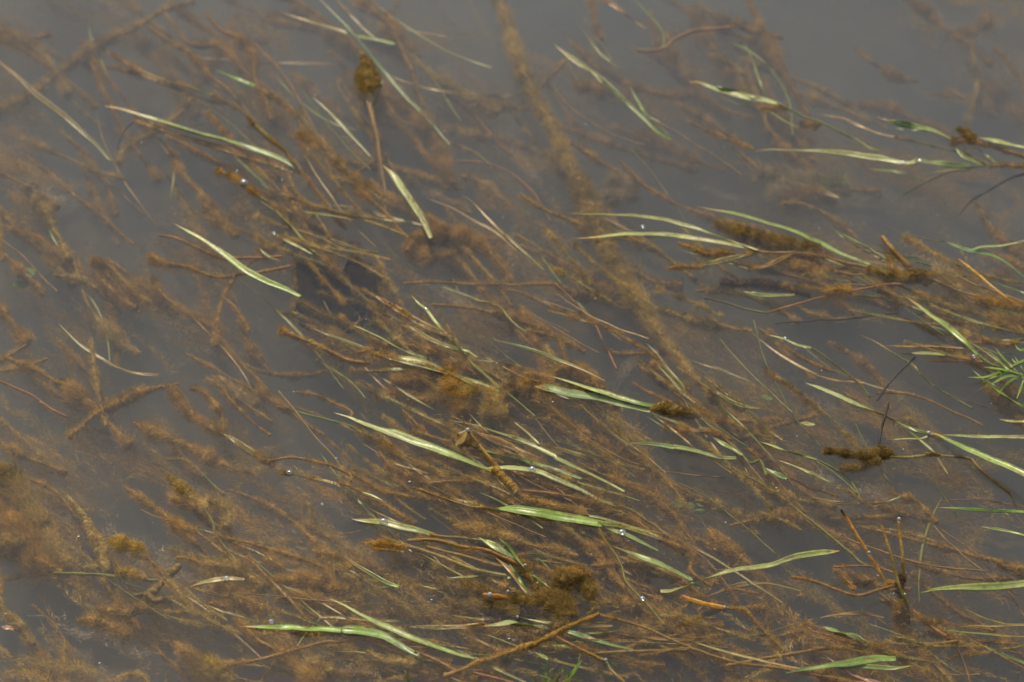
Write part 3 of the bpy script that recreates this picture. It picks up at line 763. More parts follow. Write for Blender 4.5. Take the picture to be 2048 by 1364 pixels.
add('grass_plant', G, 'pair of broad pale teal blades ending in an oval brown algae knob, right of centre',
    ('s', 'olive', 'F 150,1120 250,1200 350,1290 440,1380 I 500,80 540,170', 20, 2, 8, dict(fz=7)),
    ('b', 'teal', 'E 1125,938 1220,950 1350,980 1500,1000 1650,1045 1800,1080', 46, 0, 1, dict(c2='white', peak=.12, endw=.5, twist=.12)),
    ('b', 'white', 'E 1225,878 1330,910 1450,950 1560,980 1680,1020 1780,1045 1870,1055', 34, -2, 0, dict(c2='green', twist=.2, tip='yel')),
    ('b', 'brown', 'E 1055,888 1200,920 1350,945 1450,960', 16, 2, 3, dict(fz=5)),
    ('f', 'mud', 'E 1800,1065 1880,1065 F 0,1080 60,1090 130,1120', 42, 0, 3, dict(nm='algae_knob', rn=.3, prof=(.3, 1, 1.1, .9, .4), dens=6, lenf=.8, sweep=(-.95, .1, 0), flow=.8, corer=.7, curl=.4)))
add('grass_shoot', B, 'wavy pale blade left of the junction below the oval algae knob',
    ('b', 'green', 'E 1650,1268 1760,1270 1850,1275 1940,1290 F 0,1285 120,1310 250,1345 360,1355', 26, 2, 4, dict(c2='pale', twist=.6, tip='brown')))
add('grass_shoot', B, 'orange woolly blade just below the oval algae knob', ('b', 'orange', 'F -60,1170 100,1190 220,1210 340,1250', 24, 4, 6, dict(fz=12)))
add('grass_shoot', B, 'short pale green blade meeting the stem junction below the oval algae knob', ('b', 'pale', 'F 225,1230 300,1280 400,1335', 26, 1, 4))
add('grass_plant', G, 'thin olive blade pair running down to the oval knob plant from upper left',
    ('b', 'olive', 'E 1720,760 1790,830 1880,900 1960,960 F 60,1090', 22, 14, 10, dict(fz=6)),
    ('b', 'olive', 'E 1780,690 1840,750 1920,850 1990,930 F 60,980 130,1040', 20, 18, 12))
# --- right middle
add('grass_plant', G, 'slender straw blades with woolly brown clumps, right of the big branch',
    ('s', 'gold', 'Z 1500,498 1540,506 1590,505', 18, 0, 2),
    ('b', 'olive', 'Z 1136,426 1200,429 1260,431 1300,435 1350,445 1400,460 1450,478 1515,500', 24, 1, 1, dict(c2='white', twist=.3, tip='brown')),
    ('b', 'white', 'Z 1148,477 1190,474 1245,469 1300,468 1340,470 1400,478 1450,487 1515,500', 30, -2, 1, dict(c2='yel', tip='orange', tiplen=.18, twist=.15)),
    ('b', 'olive', 'F 0,255 120,240 230,220 350,190 490,155', 28, 3, 2, dict(c2='yel', fz=9)),
    ('b', 'gold', 'F 430,250 520,242 600,210 690,165', 26, 3, 2, dict(fz=8)),
    ('f', 'brown', 'F 20,105 100,140 220,170 360,165', 24, 3, 3, dict(prof=(.4, 1, 1.4, .8))),
    ('f', 'brown', 'F -40,250 40,245 130,240', 18, 2, 2),
    ('f', 'mud', 'F 240,-10 400,50 560,100 700,130 860,150', 56, 3, 6, dict(prof=(.4, 1.1, .8, 1.1, .7), dens=3)),
    ('f', 'brown', 'F 600,200 720,245 840,270', 42, 8, 8))
add('grass_plant', G, 'large green blade arching into a woolly junction with orange stems, right',
    ('s', 'gold', 'F 690,165 780,170 870,185 990,220 1130,250 1260,330', 20, 3, 4, dict(fz=9)),
    ('b', 'pale', 'Z 1393,413 1440,422 1490,432 1545,450 1590,463 1624,478 1658,495 1690,510 1740,530', 42, -1, 3, dict(c2='bright', twist=.2, peak=.65, endw=.35)),
    ('s', 'orange', 'F 540,510 640,480 760,445 880,415 1000,390 1100,370 1250,345 1330,345', 14, 4, 4),
    ('s', 'dark', 'F 170,425 300,450 420,490 540,512', 13, 8, 4, dict(c2='olive')),
    ('s', 'gold', 'F 1000,340 1100,345 1300,345', 12, 6, 4),
    ('f', 'brown', 'F 870,400 950,380 1030,385', 34, 3, 3, dict(nm='algae_knot')),
    ('f', 'mud', 'F 1130,260 1230,290 1330,310 1430,290 1520,310', 44, 2, 4, dict(dens=3)),
    ('f', 'brown', 'F 1240,180 1270,260 1310,340', 26, 2, 6),
    ('f', 'brown', 'F 1210,330 1260,420 1300,480', 40, 8, 20, dict(sweep=(.1, -.8, -.3))),
    ('b', 'yel', 'F 1140,235 1200,260 1260,300', 22, 0, 1),
    ('s', 'gold', 'F 1360,250 1450,290 1550,340 1650,380 1750,410 1850,435', 17, 2, 4, dict(fz=6)),
    ('s', 'gold', 'F 950,270 1030,285 1100,290', 12, 4, 4))
add('broken_reed', ST, 'blunt brown reed stub poking up from the woolly junction, right',
    ('s', 'brown', 'F 1205,65 1250,120 1300,180 1370,250', 32, -6, 3, dict(fz=4, r0=1)))
add('algae_covered_stalk', ST, 'dark brown woolly shoot hanging under the slender straw blades, right',
    ('f', 'dark', 'F 270,340 400,340 550,350 680,375 790,415', 30, 12, 14, dict(prof=(.9, .8, 1.1, 1.1, .4))),
    ('b', 'pale', 'F 350,368 460,400 560,410 700,405', 20, 6, 10, dict(c2='olive')),
    ('f', 'brown', 'F 270,345 400,345 550,352 700,385', 22, 12, 14))
add('thin_twig', 'twig', 'thin dark horizontal twig under the orange stems, right', ('s', 'dark', 'F 590,575 650,565 800,555 1000,545 1200,520 1300,508', 12, 10, 10))
add('broken_reed', ST, 'straight orange reed slanting down near the right edge',
    ('s', 'reed', 'F 1640,192 1750,280 1850,360 1985,465', 17, -3, 4, dict(tip='orange')))
add('grass_plant', G, 'brown-gold stems and woolly tufts at the right edge above the spiky plant',
    ('s', 'gold', 'F 1560,258 1650,300 1780,360 1900,400 2070,470', 13, 8, 3),
    ('b', 'olive', 'F 1560,262 1600,280 1650,300', 22, 8, 6),
    ('b', 'green', 'F 1830,322 1900,350 2060,405', 16, 4, 2),
    ('f', 'brown', 'F 1380,380 1480,430 1560,450 1620,490', 34, 8, 16),
    ('f', 'gold', 'F 1560,430 1600,480 1700,520', 20, 14, 18),
    ('f', 'brown', 'F 1750,430 1850,450 1950,480 2060,480', 46, 4, 6),
    ('f', 'brown', 'F 1860,600 1950,570 2060,560', 44, 6, 8),
    ('f', 'brown', 'F 1780,660 1880,690 2000,690', 26, 6, 8))
add('grass_shoot', B, 'teal blade with a bright leading edge near the right edge',
    ('b', 'teal', 'F 1488,70 1560,95 1700,145 1800,165 1880,190 1960,240 2030,300', 22, 0, 8, dict(c2='green')))
add('grass_shoot', B, 'thin pale blade joining the teal blade from the right edge', ('b', 'white', 'F 2075,80 1980,105 1900,120 1780,130 1700,150', 14, 0, 1, dict(c2='teal')))
add('grass_plant', G, 'white-tipped upright blade leaning over the spiky plant, right edge',
    ('s', 'green', 'F 1750,740 1820,800 1890,830', 14, 1, 1),
    ('b', 'white', 'F 1348,418 1430,480 1500,530 1600,600 1700,690 1765,760', 36, -10, 0, dict(c2='bright', peak=.3, twist=.2)))
add('grass_shoot', B, 'pale wavy blade left of the spiky plant', ('b', 'yel', 'F 1305,745 1400,745 1520,750 1640,778', 30, 0, 2, dict(c2='pale', twist=.7)))
add('grass_shoot', B, 'rusty thin blade above the pale wavy blade, right', ('b', 'gold', 'F 1190,700 1350,705 1500,705 1720,718', 16, 4, 2, dict(c2='orange')))
add('grass_shoot', B, 'second rusty blade below the pale wavy blade, right', ('b', 'orange', 'F 1435,790 1600,785 1700,785 1830,795', 18, 3, 2))
_rays = ['F 1700,883 1800,885 1900,850 1960,850', 'F 1770,925 1850,885 1920,860 1990,860', 'F 1738,970 1850,920 1930,880 2010,875', 'F 1870,990 1930,920 1980,890 2030,880',
         'F 1795,825 1880,835 1950,850 2020,870', 'F 1895,740 1960,750 2000,800 2040,870', 'F 1860,700 1900,760 1950,810 2010,870', 'F 2090,800 2060,840 2040,870 2020,880',
         'F 1980,690 2000,720 2060,725', 'F 2090,930 2060,900 2010,880', 'F 1990,1010 2010,950 2030,890', 'F 1960,770 1990,800 2060,790', 'F 1810,720 1870,770 1930,830 2000,870', 'F 1930,830 2000,800 2080,760']
add('spiky_water_plant', 'water plant', 'bright green spiky rosette of narrow leaves at the right edge',
    ('s', 'green', 'F 2090,900 2040,880 2000,868 1940,850', 14, 1, 1), *[('b', 'leafgreen', t, 15, -4 + (i % 3) * 2, 1, dict(nm='leaf', c2='green', endw=.7)) for i, t in enumerate(_rays)])
add('grass_shoot', B, 'green blade passing under the spiky plant to the right edge', ('b', 'pale', 'F 1730,838 1790,890 1870,950 1950,1010 2060,1075', 22, -2, 2, dict(c2='green')))
add('grass_shoot', B, 'silvery bent leaf at the right edge above the spiky plant', ('b', 'white', 'F 1895,668 1960,662 2010,660 2070,645', 14, -3, 0))
add('grass_plant', G, 'fine wavy blade crossing the empty water right of centre',
    ('b', 'white', 'F 550,637 640,665 720,695 800,715', 18, 0, 1, dict(c2='pale')), ('s', 'olive', 'F 800,715 870,760 950,820 1030,890 1080,930 1140,1000', 12, 1, 18, dict(c2='green')))
add('grass_shoot', B, 'long pale blade with a narrow waist heading to the glinting kink, right',
    ('b', 'white', 'F 765,918 850,950 950,990 1060,1040 1160,1080 1230,1110 1300,1145 1380,1185 1475,1212', 36, 1, 0, dict(c2='green', peak=.3, endw=.3, twist=.5)))
add('grass_shoot', B, 'broad bright blade standing out of the water at the right edge, from the glinting kink',
    ('b', 'bright', 'F 1465,1205 1530,1215 1600,1250 1700,1300 1800,1340 1900,1385 I 2000,140 2110,190', 46, -1, -14, dict(c2='pale', peak=.35, endw=1, twist=.1)))
add('grass_shoot', B, 'small pointed leaf left of the glinting kink', ('b', 'yel', 'F 1240,1250 1340,1240 1430,1240 1505,1212', 18, 2, 0))
add('grass_shoot', B, 'horizontal pale blade right of the glinting kink', ('b', 'pale', 'F 1555,1220 1700,1225 1850,1230 2070,1230', 22, 2, 0, dict(c2='yel', endw=1)))
add('grass_shoot', B, 'short yellow blade entering at the right edge above the broad bright blade', ('b', 'yel', 'F 1885,1130 1960,1140 2070,1142', 20, 0, 0, dict(endw=1)))
add('thin_twig', 'twig', 'dark upright twig piercing the surface, right of the long pale blade', ('s', 'maroon', 'F 1250,1030 1225,1110 1200,1200 1185,1290', 16, -6, 6))
add('thin_twig', 'twig', 'dark slanting twig above the long pale blade, right', ('s', 'dark', 'F 1400,765 1310,850 1240,930 1180,1020', 15, 3, 22))
add('algae_covered_stalk', ST, 'arching rusty stalk behind the long pale blade, right', ('s', 'orange', 'F 1180,975 1300,975 1430,1000 1550,1050 1700,1120 1800,1170', 15, 20, 28, dict(c2='gold')))
add('grass_shoot', B, 'dull pale blade right of the oval algae knob', ('b', 'olive', 'F 20,825 130,900 230,960 320,1020 400,1050 500,1068', 26, 8, 6, dict(c2='pale', fz=5, twist=.6)))
add('algae_covered_stalk', ST, 'deep reddish stalk below the dull pale blade, right of centre', ('s', 'orange', 'F 210,1010 320,1080 400,1150 480,1240', 26, 34, 40), ('f', 'brown', 'F 210,1010 320,1080 400,1150 480,1240', 28, 34, 40))
add('grass_plant', G, 'pale pointed blade continuing as a long thin green stem, right of the knob plant',
    ('b', 'white', 'F 450,1243 550,1275 650,1310 740,1335 830,1365', 30, -1, 2, dict(c2='pale', peak=.4)),
    ('s', 'green', 'I 700,30 800,65 900,110 1000,170 1050,240 1080,300', 16, 2, 10, dict(c2='olive')))
# --- lower right
add('waterweed_shoot', ST, 'very long thin olive stem slanting to the three upright reeds',
    ('s', 'olive', 'I 330,110 370,140 480,200 620,290 720,370 850,470 960,560 1030,620 1080,670 1130,695', 20, 3, 8, dict(c2='olive', r0=.5, r1=1, fz=4)))
add('waterweed_shoot', ST, 'brown woolly stem beside the stem junction below the knob plant', ('s', 'brown', 'I 420,0 490,60 530,130 600,200 680,290 760,380', 18, 8, 22, dict(fz=10)))
add('grass_shoot', B, 'short teal blade tucked beside the stem junction', ('b', 'teal', 'I 530,120 600,160 650,185', 28, 3, 4))
add('grass_shoot', B, 'yellow-green thin blade right of the stem junction', ('b', 'yel', 'I 600,75 700,110 800,155 905,207', 16, 5, 2, dict(c2='yel')))
add('grass_shoot', B, 'yellow-green blade fading into a woolly end, right of the stem junction', ('b', 'yel', 'I 930,232 1010,260 1080,300 1160,360', 18, 3, 12, dict(c2='brown', fz=9)))
add('algae_covered_stalk', ST, 'bare orange stalk lying deep right of the stem junction', ('s', 'orange', 'I 530,178 680,185 790,235 860,255 960,290', 17, 18, 22))
add('seed_head_stalk', ST, 'yellow stalk with a forked woolly brown head and knots, lying at the surface, right',
    ('s', 'yel', 'I 1250,60 1360,57 1460,50 1540,50 1700,65 1760,110 1850,190 1945,268', 19, 0, 8, dict(c2='brown', fz=3)),
    ('f', 'mud', 'I 870,25 950,30 1050,48 1130,55', 26, 0, 0, dict(nm='algae_head', prof=(.7, .8, .8, 1), dens=5, lenf=1.0)),
    ('f', 'mud', 'I 1080,50 1150,40 1220,35 1300,50', 42, -1, 0, dict(nm='algae_head', prof=(.6, 1, 1, .4), dens=5, lenf=.9, corer=.6)),
    ('f', 'mud', 'I 965,120 1050,130 1120,105 1200,65', 28, 2, 1, dict(nm='algae_head', dens=5, lenf=1.0)),
    ('f', 'mud', 'I 1450,45 1500,38 1545,45', 26, 0, 0, dict(nm='algae_knot', lenf=.5)),
    ('s', 'brown', 'I 1940,265 1970,310 1995,380', 13, 8, 18))
add('broken_reed', ST, 'leftmost of the three upright reeds, orange and leaning left',
    ('s', 'rust', 'I 970,362 1040,470 1120,610 1180,700 1235,795', 17, -40, 2, dict(c2='reed', tip='maroon', r0=1)))
add('broken_reed', ST, 'middle of the three upright reeds, longest and golden brown',
    ('s', 'reed', 'I 1203,452 1240,560 1280,710 1320,840 1358,925', 19, -42, 4, dict(c2='olive', r0=.7, r1=1.1)))
add('broken_reed', ST, 'rightmost of the three upright reeds, with a drop on its top',
    ('s', 'reed', 'I 1303,415 1318,560 1330,700 1342,780', 22, -34, 0, dict(c2='gold')))
add('algae_clump', AL, 'small dark algae knot holding the feet of the three upright reeds',
    ('f', 'dark', 'I 1330,740 1320,790 1310,830 1330,880', 30, -2, 4, dict(lenf=.5)), ('f', 'brown', 'I 1230,790 1300,800 1330,850', 20, 0, 3))
add('reed_shadow_column', AL, 'dark brown column modelled as the shadow falling straight down below the three upright reeds',  # the reeds' shadow in the murk, built as brown strands and a dark stem
    ('f', 'brown', 'I 1330,880 1325,960 1322,1040 1320,1120 1320,1200', 50, 4, 36, dict(prof=(.5, 1, 1, .9, .7), sweep=(-.5, -.1, -.7), dens=2.6)),
    ('s', 'dark', 'I 1352,900 1365,1000 1380,1120', 12, 4, 40))
add('underwater_shoot', ST, 'sagging rusty shoot spreading left from the upright reeds',
    ('s', 'orange', 'I 680,755 780,770 900,810 1060,860 1180,830 1300,800', 20, 4, 2, dict(c2='brown', fz=9)),
    ('f', 'brown', 'I 960,735 1010,780 1045,835', 18, 6, 5))
add('underwater_shoot', ST, 'thin upper rusty shoot left of the upright reeds',
    ('s', 'orange', 'I 925,696 1075,690 1180,700 1315,745', 12, 3, 1, dict(c2='orange')))
add('broken_reed', ST, 'yellow reed with a pink cut end rising from the water, lower right of centre',
    ('s', 'reed', 'I 38,868 150,900 290,932', 24, -16, 0, dict(tip='pink', r0=1.1, c2='reed')))
add('algae_covered_stalk', ST, 'woolly stalk continuing down from the pink-ended reed',
    ('s', 'brown', 'I 290,932 410,945 480,1020 560,1110 645,1195', 22, 1, 10), ('f', 'brown', 'I 330,935 410,950 480,1020 560,1110 645,1195', 22, 2, 10, dict(prof=(.4, .9, 1, .9))))
add('grass_shoot', B, 'long wavy olive blade rising to the right, lower right',
    ('b', 'pale', 'I 960,605 940,608 850,615 740,630 640,660 560,685 460,700 350,715 240,745 120,790 0,828 H 1920,835 1860,842', 30, 0, 4, dict(c2='yel', peak=.08, twist=.4, endw=.8)))
add('grass_shoot', B, 'broad pale blade lying horizontal at the right edge, below the upright reeds',
    ('b', 'pale', 'I 1435,842 1540,825 1650,815 1780,815 1900,810 2070,793', 34, 0, 0, dict(peak=.5, endw=1, twist=.2)))
add('grass_shoot', B, 'thin bright horizontal blade at the right edge above the upright reeds', ('b', 'leafgreen', 'I 1530,353 1700,360 1850,370 2070,376', 14, 1, 0, dict(endw=1)))
add('grass_shoot', B, 'thin pale blade touching the right edge level with the upright reeds', ('b', 'pale', 'I 1775,463 1900,480 2070,522', 15, 1, 0, dict(endw=1)))
add('grass_shoot', B, 'faint olive blade above the thin bright horizontal blade', ('b', 'olive', 'I 1525,225 1580,300 1650,410', 16, 10, 30))
add('sunken_branch', 'branch', 'deep brown stem running from the upright reeds to the lower right corner',
    ('s', 'brown', 'I 1370,730 1500,840 1650,960 1800,1040 1950,1150 2070,1260', 26, 34, 40), ('f', 'brown', 'I 1370,730 1500,840 1650,960 1800,1040 1950,1150 2070,1260', 24, 34, 40))
add('sunken_branch', 'branch', 'blurred brown stem under the long wavy olive blade',
    ('s', 'brown', 'I 130,530 300,630 400,720 520,760 600,900 690,1020', 30, 36, 46), ('f', 'brown', 'I 130,530 300,630 400,720 520,760 600,900 690,1020', 34, 36, 46))
add('sunken_branch', 'branch', 'blurred brown stem passing deep under the stem junction, right',
    ('s', 'brown', 'I 470,-10 620,120 740,240 850,340 940,440', 24, 34, 44), ('f', 'brown', 'I 470,-10 620,120 740,240 850,340 940,440', 26, 34, 44))
add('algae_covered_stalk', ST, 'brown woolly stem crossing from the bubble stem to the pink-ended reed',
    ('s', 'brown', 'I -60,520 60,570 180,650 260,740 330,840 375,915', 16, 10, 26, dict(fz=9)))
add('fallen_stalk', ST, 'golden stem sweeping along the bottom edge towards the right',
    ('s', 'gold', 'I -100,1200 0,1178 100,1170 250,1220 420,1260 600,1280 700,1300 850,1330 1120,1375', 20, 2, 4, dict(c2='orange', fz=5)))
add('fallen_stalk', ST, 'golden stem rising right across the bottom stem, lower right',
    ('s', 'gold', 'I 300,1270 420,1250 600,1215 750,1190 900,1165 1100,1160', 24, 3, 8, dict(c2='brown', fz=6)))
add('fallen_stalk', ST, 'yellow-brown stem piece right of the shadow column, lower right', ('s', 'gold', 'I 1375,1162 1500,1142 1650,1130', 18, 4, 4, dict(fz=4)))
add('algae_covered_stalk', ST, 'rusty woolly stalk between the shadow column and the lower right corner',
    ('s', 'orange', 'I 1385,945 1480,1030 1580,1100 1650,1132', 22, 8, 5, dict(fz=8)))
add('grass_shoot', B, 'bright green broad blade near the bottom edge, lower right',
    ('b', 'green', 'I 650,1312 760,1290 880,1272 1000,1255 1150,1235 1290,1230', 48, 1, 2, dict(c2='bright', peak=.7, endw=.45, twist=.2)))
add('grass_shoot', B, 'thin pale blade just under the bright broad blade, bottom right', ('b', 'pale', 'I 1395,1268 1250,1285 1100,1275 950,1282', 24, 2, 3, dict(c2='green')))
add('grass_shoot', B, 'tan broad stem crossing under the bright broad blade at the bottom edge', ('b', 'orange', 'I 875,1208 960,1270 1060,1330 1200,1380', 24, 3, 6, dict(c2='pink', endw=1)))
add('grass_shoot', B, 'teal blade above the golden stem, lower right', ('b', 'teal', 'I 865,1040 940,1070 1040,1100 1110,1140 1190,1165', 36, 0, 5, dict(c2='green', peak=.25, endw=.3)))
add('grass_shoot', B, 'thin olive blade passing under the shadow column foot', ('b', 'olive', 'I 1180,1178 1300,1210 1430,1235', 18, 4, 6))
add('thin_twig', 'twig', 'dark red twig going off the bottom edge, lower right', ('s', 'maroon', 'I 1640,1155 1690,1260 1725,1380', 14, 4, 10, dict(c2='orange')))
add('algae_covered_stalk', ST, 'tan woolly stem at the bottom right beside the dark red twig', ('s', 'tan', 'I 1480,1240 1560,1310 1620,1380', 22, 12, 16), ('f', 'tan', 'I 1480,1240 1560,1310 1620,1380', 26, 12, 16))
# --- lower centre
add('grass_shoot', B, 'slim pale blade with a bubble, running over the striped blade, lower centre',
    ('b', 'white', 'H 828,124 950,120 1080,130 1160,145 1220,170 1300,205 1400,250 1500,305 1600,340', 30, -1, 4, dict(c2='olive', twist=.2, peak=.2)),)
add('waterweed_shoot', ST, 'brown woolly stem continuing right from the slim pale bubble blade', ('s', 'olive', 'H 1590,335 1700,370 1780,430 1860,485 I 20,560', 20, 5, 12, dict(c2='brown', fz=9)))
add('grass_shoot', B, 'brightest broad green blade with an algae-browned left half, lower centre',
    ('b', 'brown', 'H 395,235 500,260 600,290 700,320 800,345 930,368', 34, 2, 0, dict(c2='yel', fz=6, endw=1, peak=.2)),
    ('b', 'bright', 'H 900,355 1050,370 1180,390 1300,410 1420,430 1520,452', 50, -1, 0, dict(c2='leafgreen', peak=.2, endw=.8, twist=.12)),
    ('b', 'leafgreen', 'H 1500,440 1620,460 1740,490 1850,530 1950,590', 36, 1, 6, dict(c2='brown', peak=.1, fz=5)),
    ('b', 'pale', 'H 1500,455 1600,488 1700,530 1850,600', 26, 0, 5, dict(c2='teal', peak=.2)))
add('algae_covered_stalk', ST, 'woolly stem continuing beyond the brightest blade to the lower right',
    ('s', 'brown', 'H 1850,540 1950,570 2040,630 I 100,720 200,800', 20, 5, 16), ('f', 'brown', 'H 1850,540 1950,570 2040,630 I 100,720 200,800', 20, 5, 16))
add('grass_plant', G, 'pale blade with a bubble near its pointed left tip, lower centre',
    ('b', 'yel', 'H 62,417 150,430 250,438 350,460 450,485 540,510', 38, -1, 1, dict(c2='pale', twist=.15, peak=.45, endw=.5)),
    ('s', 'gold', 'H 520,508 650,525 780,535 840,548', 18, 1, 3, dict(c2='olive')))
add('grass_plant', G, 'fan of green shoots and brown stems rising from the muddy clump, lower centre',
    ('s', 'gold', 'H 340,570 480,600 600,640 720,690 830,720 970,750', 24, 1, 2, dict(c2='yel', fz=5)),
    ('s', 'brown', 'H 390,545 560,540 700,580 850,600 950,640 1050,685', 24, 1, -1, dict(c2='orange', fz=5)),
    ('s', 'gold', 'H 500,575 620,610 750,640 880,680 1000,700', 20, 2, 1, dict(fz=4)),
    ('b', 'yel', 'H 620,762 740,755 860,750 990,762', 24, 2, 2, dict(c2='pale')),
    ('b', 'leafgreen', 'H 985,675 1040,770 1105,865', 20, -12, -1, dict(c2='green')),
    ('b', 'bright', 'H 920,527 980,580 1030,650 1075,705', 22, -10, -2, dict(c2='green')),
    ('b', 'white', 'H 805,525 880,570 950,610 1020,655', 38, -4, 0, dict(c2='teal', twist=.2)),
    ('b', 'green', 'H 1105,735 1170,780 1235,830', 16, -3, 0),
    ('b', 'brown', 'H 900,640 980,710 1040,790 1090,860', 30, 0, 1),
    ('f', 'brown', 'H 130,550 220,570 300,580 400,585', 30, 1, 2, dict(prof=(.4, 1.1, .9, .4), dens=3)),
    ('f', 'brown', 'H 190,600 260,600 380,610', 20, 1, 2, dict(prof=(.5, 1, .5))))
add('muddy_clump', AL, 'muddy brown algae hummock with a dark hollow, lower centre',
    ('f', 'mud', 'H 1140,860 1210,900 1260,950 1300,1010', 84, 2, 6, dict(nm='wad', dens=6, lenf=.7, corer=.45, curl=.9)),
    ('f', 'mud', 'H 1255,810 1290,765 1350,745', 62, -3, -3, dict(nm='hood', dens=5, lenf=.8, corer=.6, prof=(.6, 1, .8))),
    ('f', 'brown', 'H 1330,740 1390,745 1440,770', 52, -4, -3, dict(nm='hood', dens=5, lenf=.8, corer=.6, prof=(.8, 1, .8))),
    ('f', 'mud', 'H 1420,770 1455,820 1450,890', 46, -2, 0, dict(nm='hood', dens=5, lenf=.8, corer=.6, prof=(.9, 1, .5))),
    ('f', 'mud', 'H 1180,880 1240,860 1290,900 1320,950 1340,1000', 54, 0, 5, dict(nm='wad', dens=6, lenf=1.0, corer=.4)),
    ('f', 'mud', 'H 1030,650 1070,700 1110,770 1150,840', 36, -1, 2, dict(nm='wad', lenf=.8, corer=.6, dens=4)),
    ('f', 'dark', 'H 1340,850 1370,900 1360,960', 54, 6, 8, dict(nm='wad', lenf=.4)),  # dark-coloured wad paints the shade inside the hollow
    ('f', 'mud', 'H 1440,890 1480,930 1440,980', 34, 1, 4, dict(nm='wad', lenf=.5)),
    ('f', 'mud', 'H 600,800 740,820 900,880 1050,900 1150,900', 52, 6, 2, dict(nm='wad', dens=3.5)),
    ('f', 'mud', 'H 640,900 780,930 900,940 1050,960', 44, 6, 3, dict(nm='wad', dens=3)),
    ('f', 'dark', 'H 850,960 1000,970 1130,990', 40, 7, 5, dict(nm='wad', dens=3)),
    ('f', 'mud', 'H 300,700 400,680 500,670 560,720', 40, 12, 14, dict(nm='wad')),
    ('f', 'mud', 'H 1000,1050 1120,1080 1230,1060 1330,1020', 44, 4, 3, dict(nm='wad')))
add('broken_reed', ST, 'shiny orange reed tip with a glint left of the muddy clump', ('s', 'rust', 'H 825,853 900,865 1010,885', 28, -4, 1, dict(c2='orange')))
add('grass_shoot', B, 'long straight green blade from lower left of centre to the bottom stems',
    ('b', 'pale', 'H -60,880 0,908 100,960 220,1020 330,1070 450,1120 570,1165 680,1200 780,1228', 34, -1, 3, dict(c2='leafgreen', twist=.15, peak=.4, endw=.5)))
add('grass_shoot', B, 'bright green horizontal blade starting at a bubble, bottom left of centre',
    ('b', 'bright', 'G 1415,1042 1550,1045 1700,1050 1850,1058 1980,1065', 34, -1, -1, dict(c2='bright', endw=.9, peak=.4, twist=.15, tip='yel')),
    ('b', 'bright', 'G 1960,1060 H 40,1062 100,1065 180,1080 260,1100 330,1140 400,1180 460,1210', 44, -1, 2, dict(c2='teal', endw=.4, peak=.1, twist=.25)))
add('fallen_stalk', ST, 'orange stem continuing the bright horizontal blade at the bottom', ('s', 'gold', 'H 430,1185 540,1230 640,1280 720,1330', 19, 2, 5, dict(c2='orange')))
add('fallen_stalk', ST, 'long rusty stem rising to the right under the bright horizontal blade',
    ('s', 'gold', 'G 1215,1293 1350,1265 1480,1240 1600,1210 1750,1165 1900,1130 H 0,1130 100,1112 250,1125 360,1150', 22, 4, 4, dict(c2='orange', fz=8)))
add('grass_plant', G, 'olive blade turning pale teal under the muddy clump',
    ('b', 'olive', 'H 385,1042 550,1050 700,1045 840,1040', 26, 3, 1, dict(c2='brown', endw=1, fz=4)), ('b', 'white', 'H 820,1042 920,1030 1000,1020 1100,1032 1210,1052', 36, 0, 2, dict(c2='teal', peak=.4)),
    ('b', 'teal', 'H 1270,1058 1380,1090 1480,1120 1600,1155 1700,1175', 30, 1, 4, dict(c2='green', peak=.25, endw=.3)))
add('fallen_stalk', ST, 'woolly brown stem slanting down left from the muddy clump',
    ('s', 'brown', 'H 1500,968 1380,1020 1250,1080 1130,1140 1000,1190 850,1240 720,1290 600,1330', 20, 0, 2), ('f', 'brown', 'H 1500,968 1380,1020 1250,1080 1130,1140 1000,1190 850,1240 720,1290 600,1330', 20, 0, 2, dict(lenf=.7, corer=.8)))
add('grass_shoot', B, 'short green blade left above the spiky tuft at the bottom edge', ('b', 'green', 'H 1140,1158 1280,1155 1410,1170', 26, 1, 3, dict(c2='leafgreen')))
add('fallen_stalk', ST, 'bright orange-gold horizontal stem right of the spiky tuft', ('s', 'gold', 'H 1430,1202 1600,1190 1780,1185 2010,1178 I 60,1170', 20, 1, 3, dict(c2='gold')))
add('fallen_stalk', ST, 'golden stem slanting to the drop above the spiky tuft', ('s', 'orange', 'H 1235,1088 1350,1150 1450,1200 1545,1245', 20, 1, 0, dict(c2='gold')))
add('fallen_stalk', ST, 'yellow stem running off the bottom edge from the drop, right of the spiky tuft', ('s', 'yel', 'H 1540,1240 1580,1300 1660,1375', 19, 0, 3, dict(c2='gold')))
add('fallen_stalk', ST, 'olive-brown stem fanning right from the muddy clump', ('s', 'gold', 'H 1495,972 1650,1010 1800,1060 1950,1130 2040,1165', 18, 1, 4, dict(c2='brown', fz=6)))
add('waterweed_shoot', ST, 'thin curved olive stem with a bubble, right of the muddy clump',
    ('s', 'olive', 'H 1500,458 1540,540 1600,620 1640,700 1660,780 1730,860 1800,930 1885,1035', 14, 0, 3, dict(c2='olive', fz=2)))
add('grass_shoot', B, 'long pale yellow-green blade right of the thin curved stem',
    ('b', 'pale', 'H 1575,572 1700,620 1820,665 1900,700 1980,740 2040,775 I 80,762 150,822', 38, -1, 6, dict(c2='teal', peak=.35, endw=.3, twist=.2)))
add('grass_plant', G, 'murky olive blades under the brightest broad blade',
    ('b', 'olive', 'H 1095,418 1200,450 1320,480 1460,515', 24, 6, 10), ('b', 'olive', 'H 1320,498 1430,580 1530,700', 24, 10, 16), ('b', 'olive', 'H 1230,470 1400,540 1560,620', 16, 12, 18))
add('grass_shoot', B, 'faded green blade left of the muddy clump, pointing up left', ('b', 'brown', 'H -40,590 0,622 60,660 150,720 240,770 340,815', 28, 6, 6, dict(c2='leafgreen', peak=.7)))
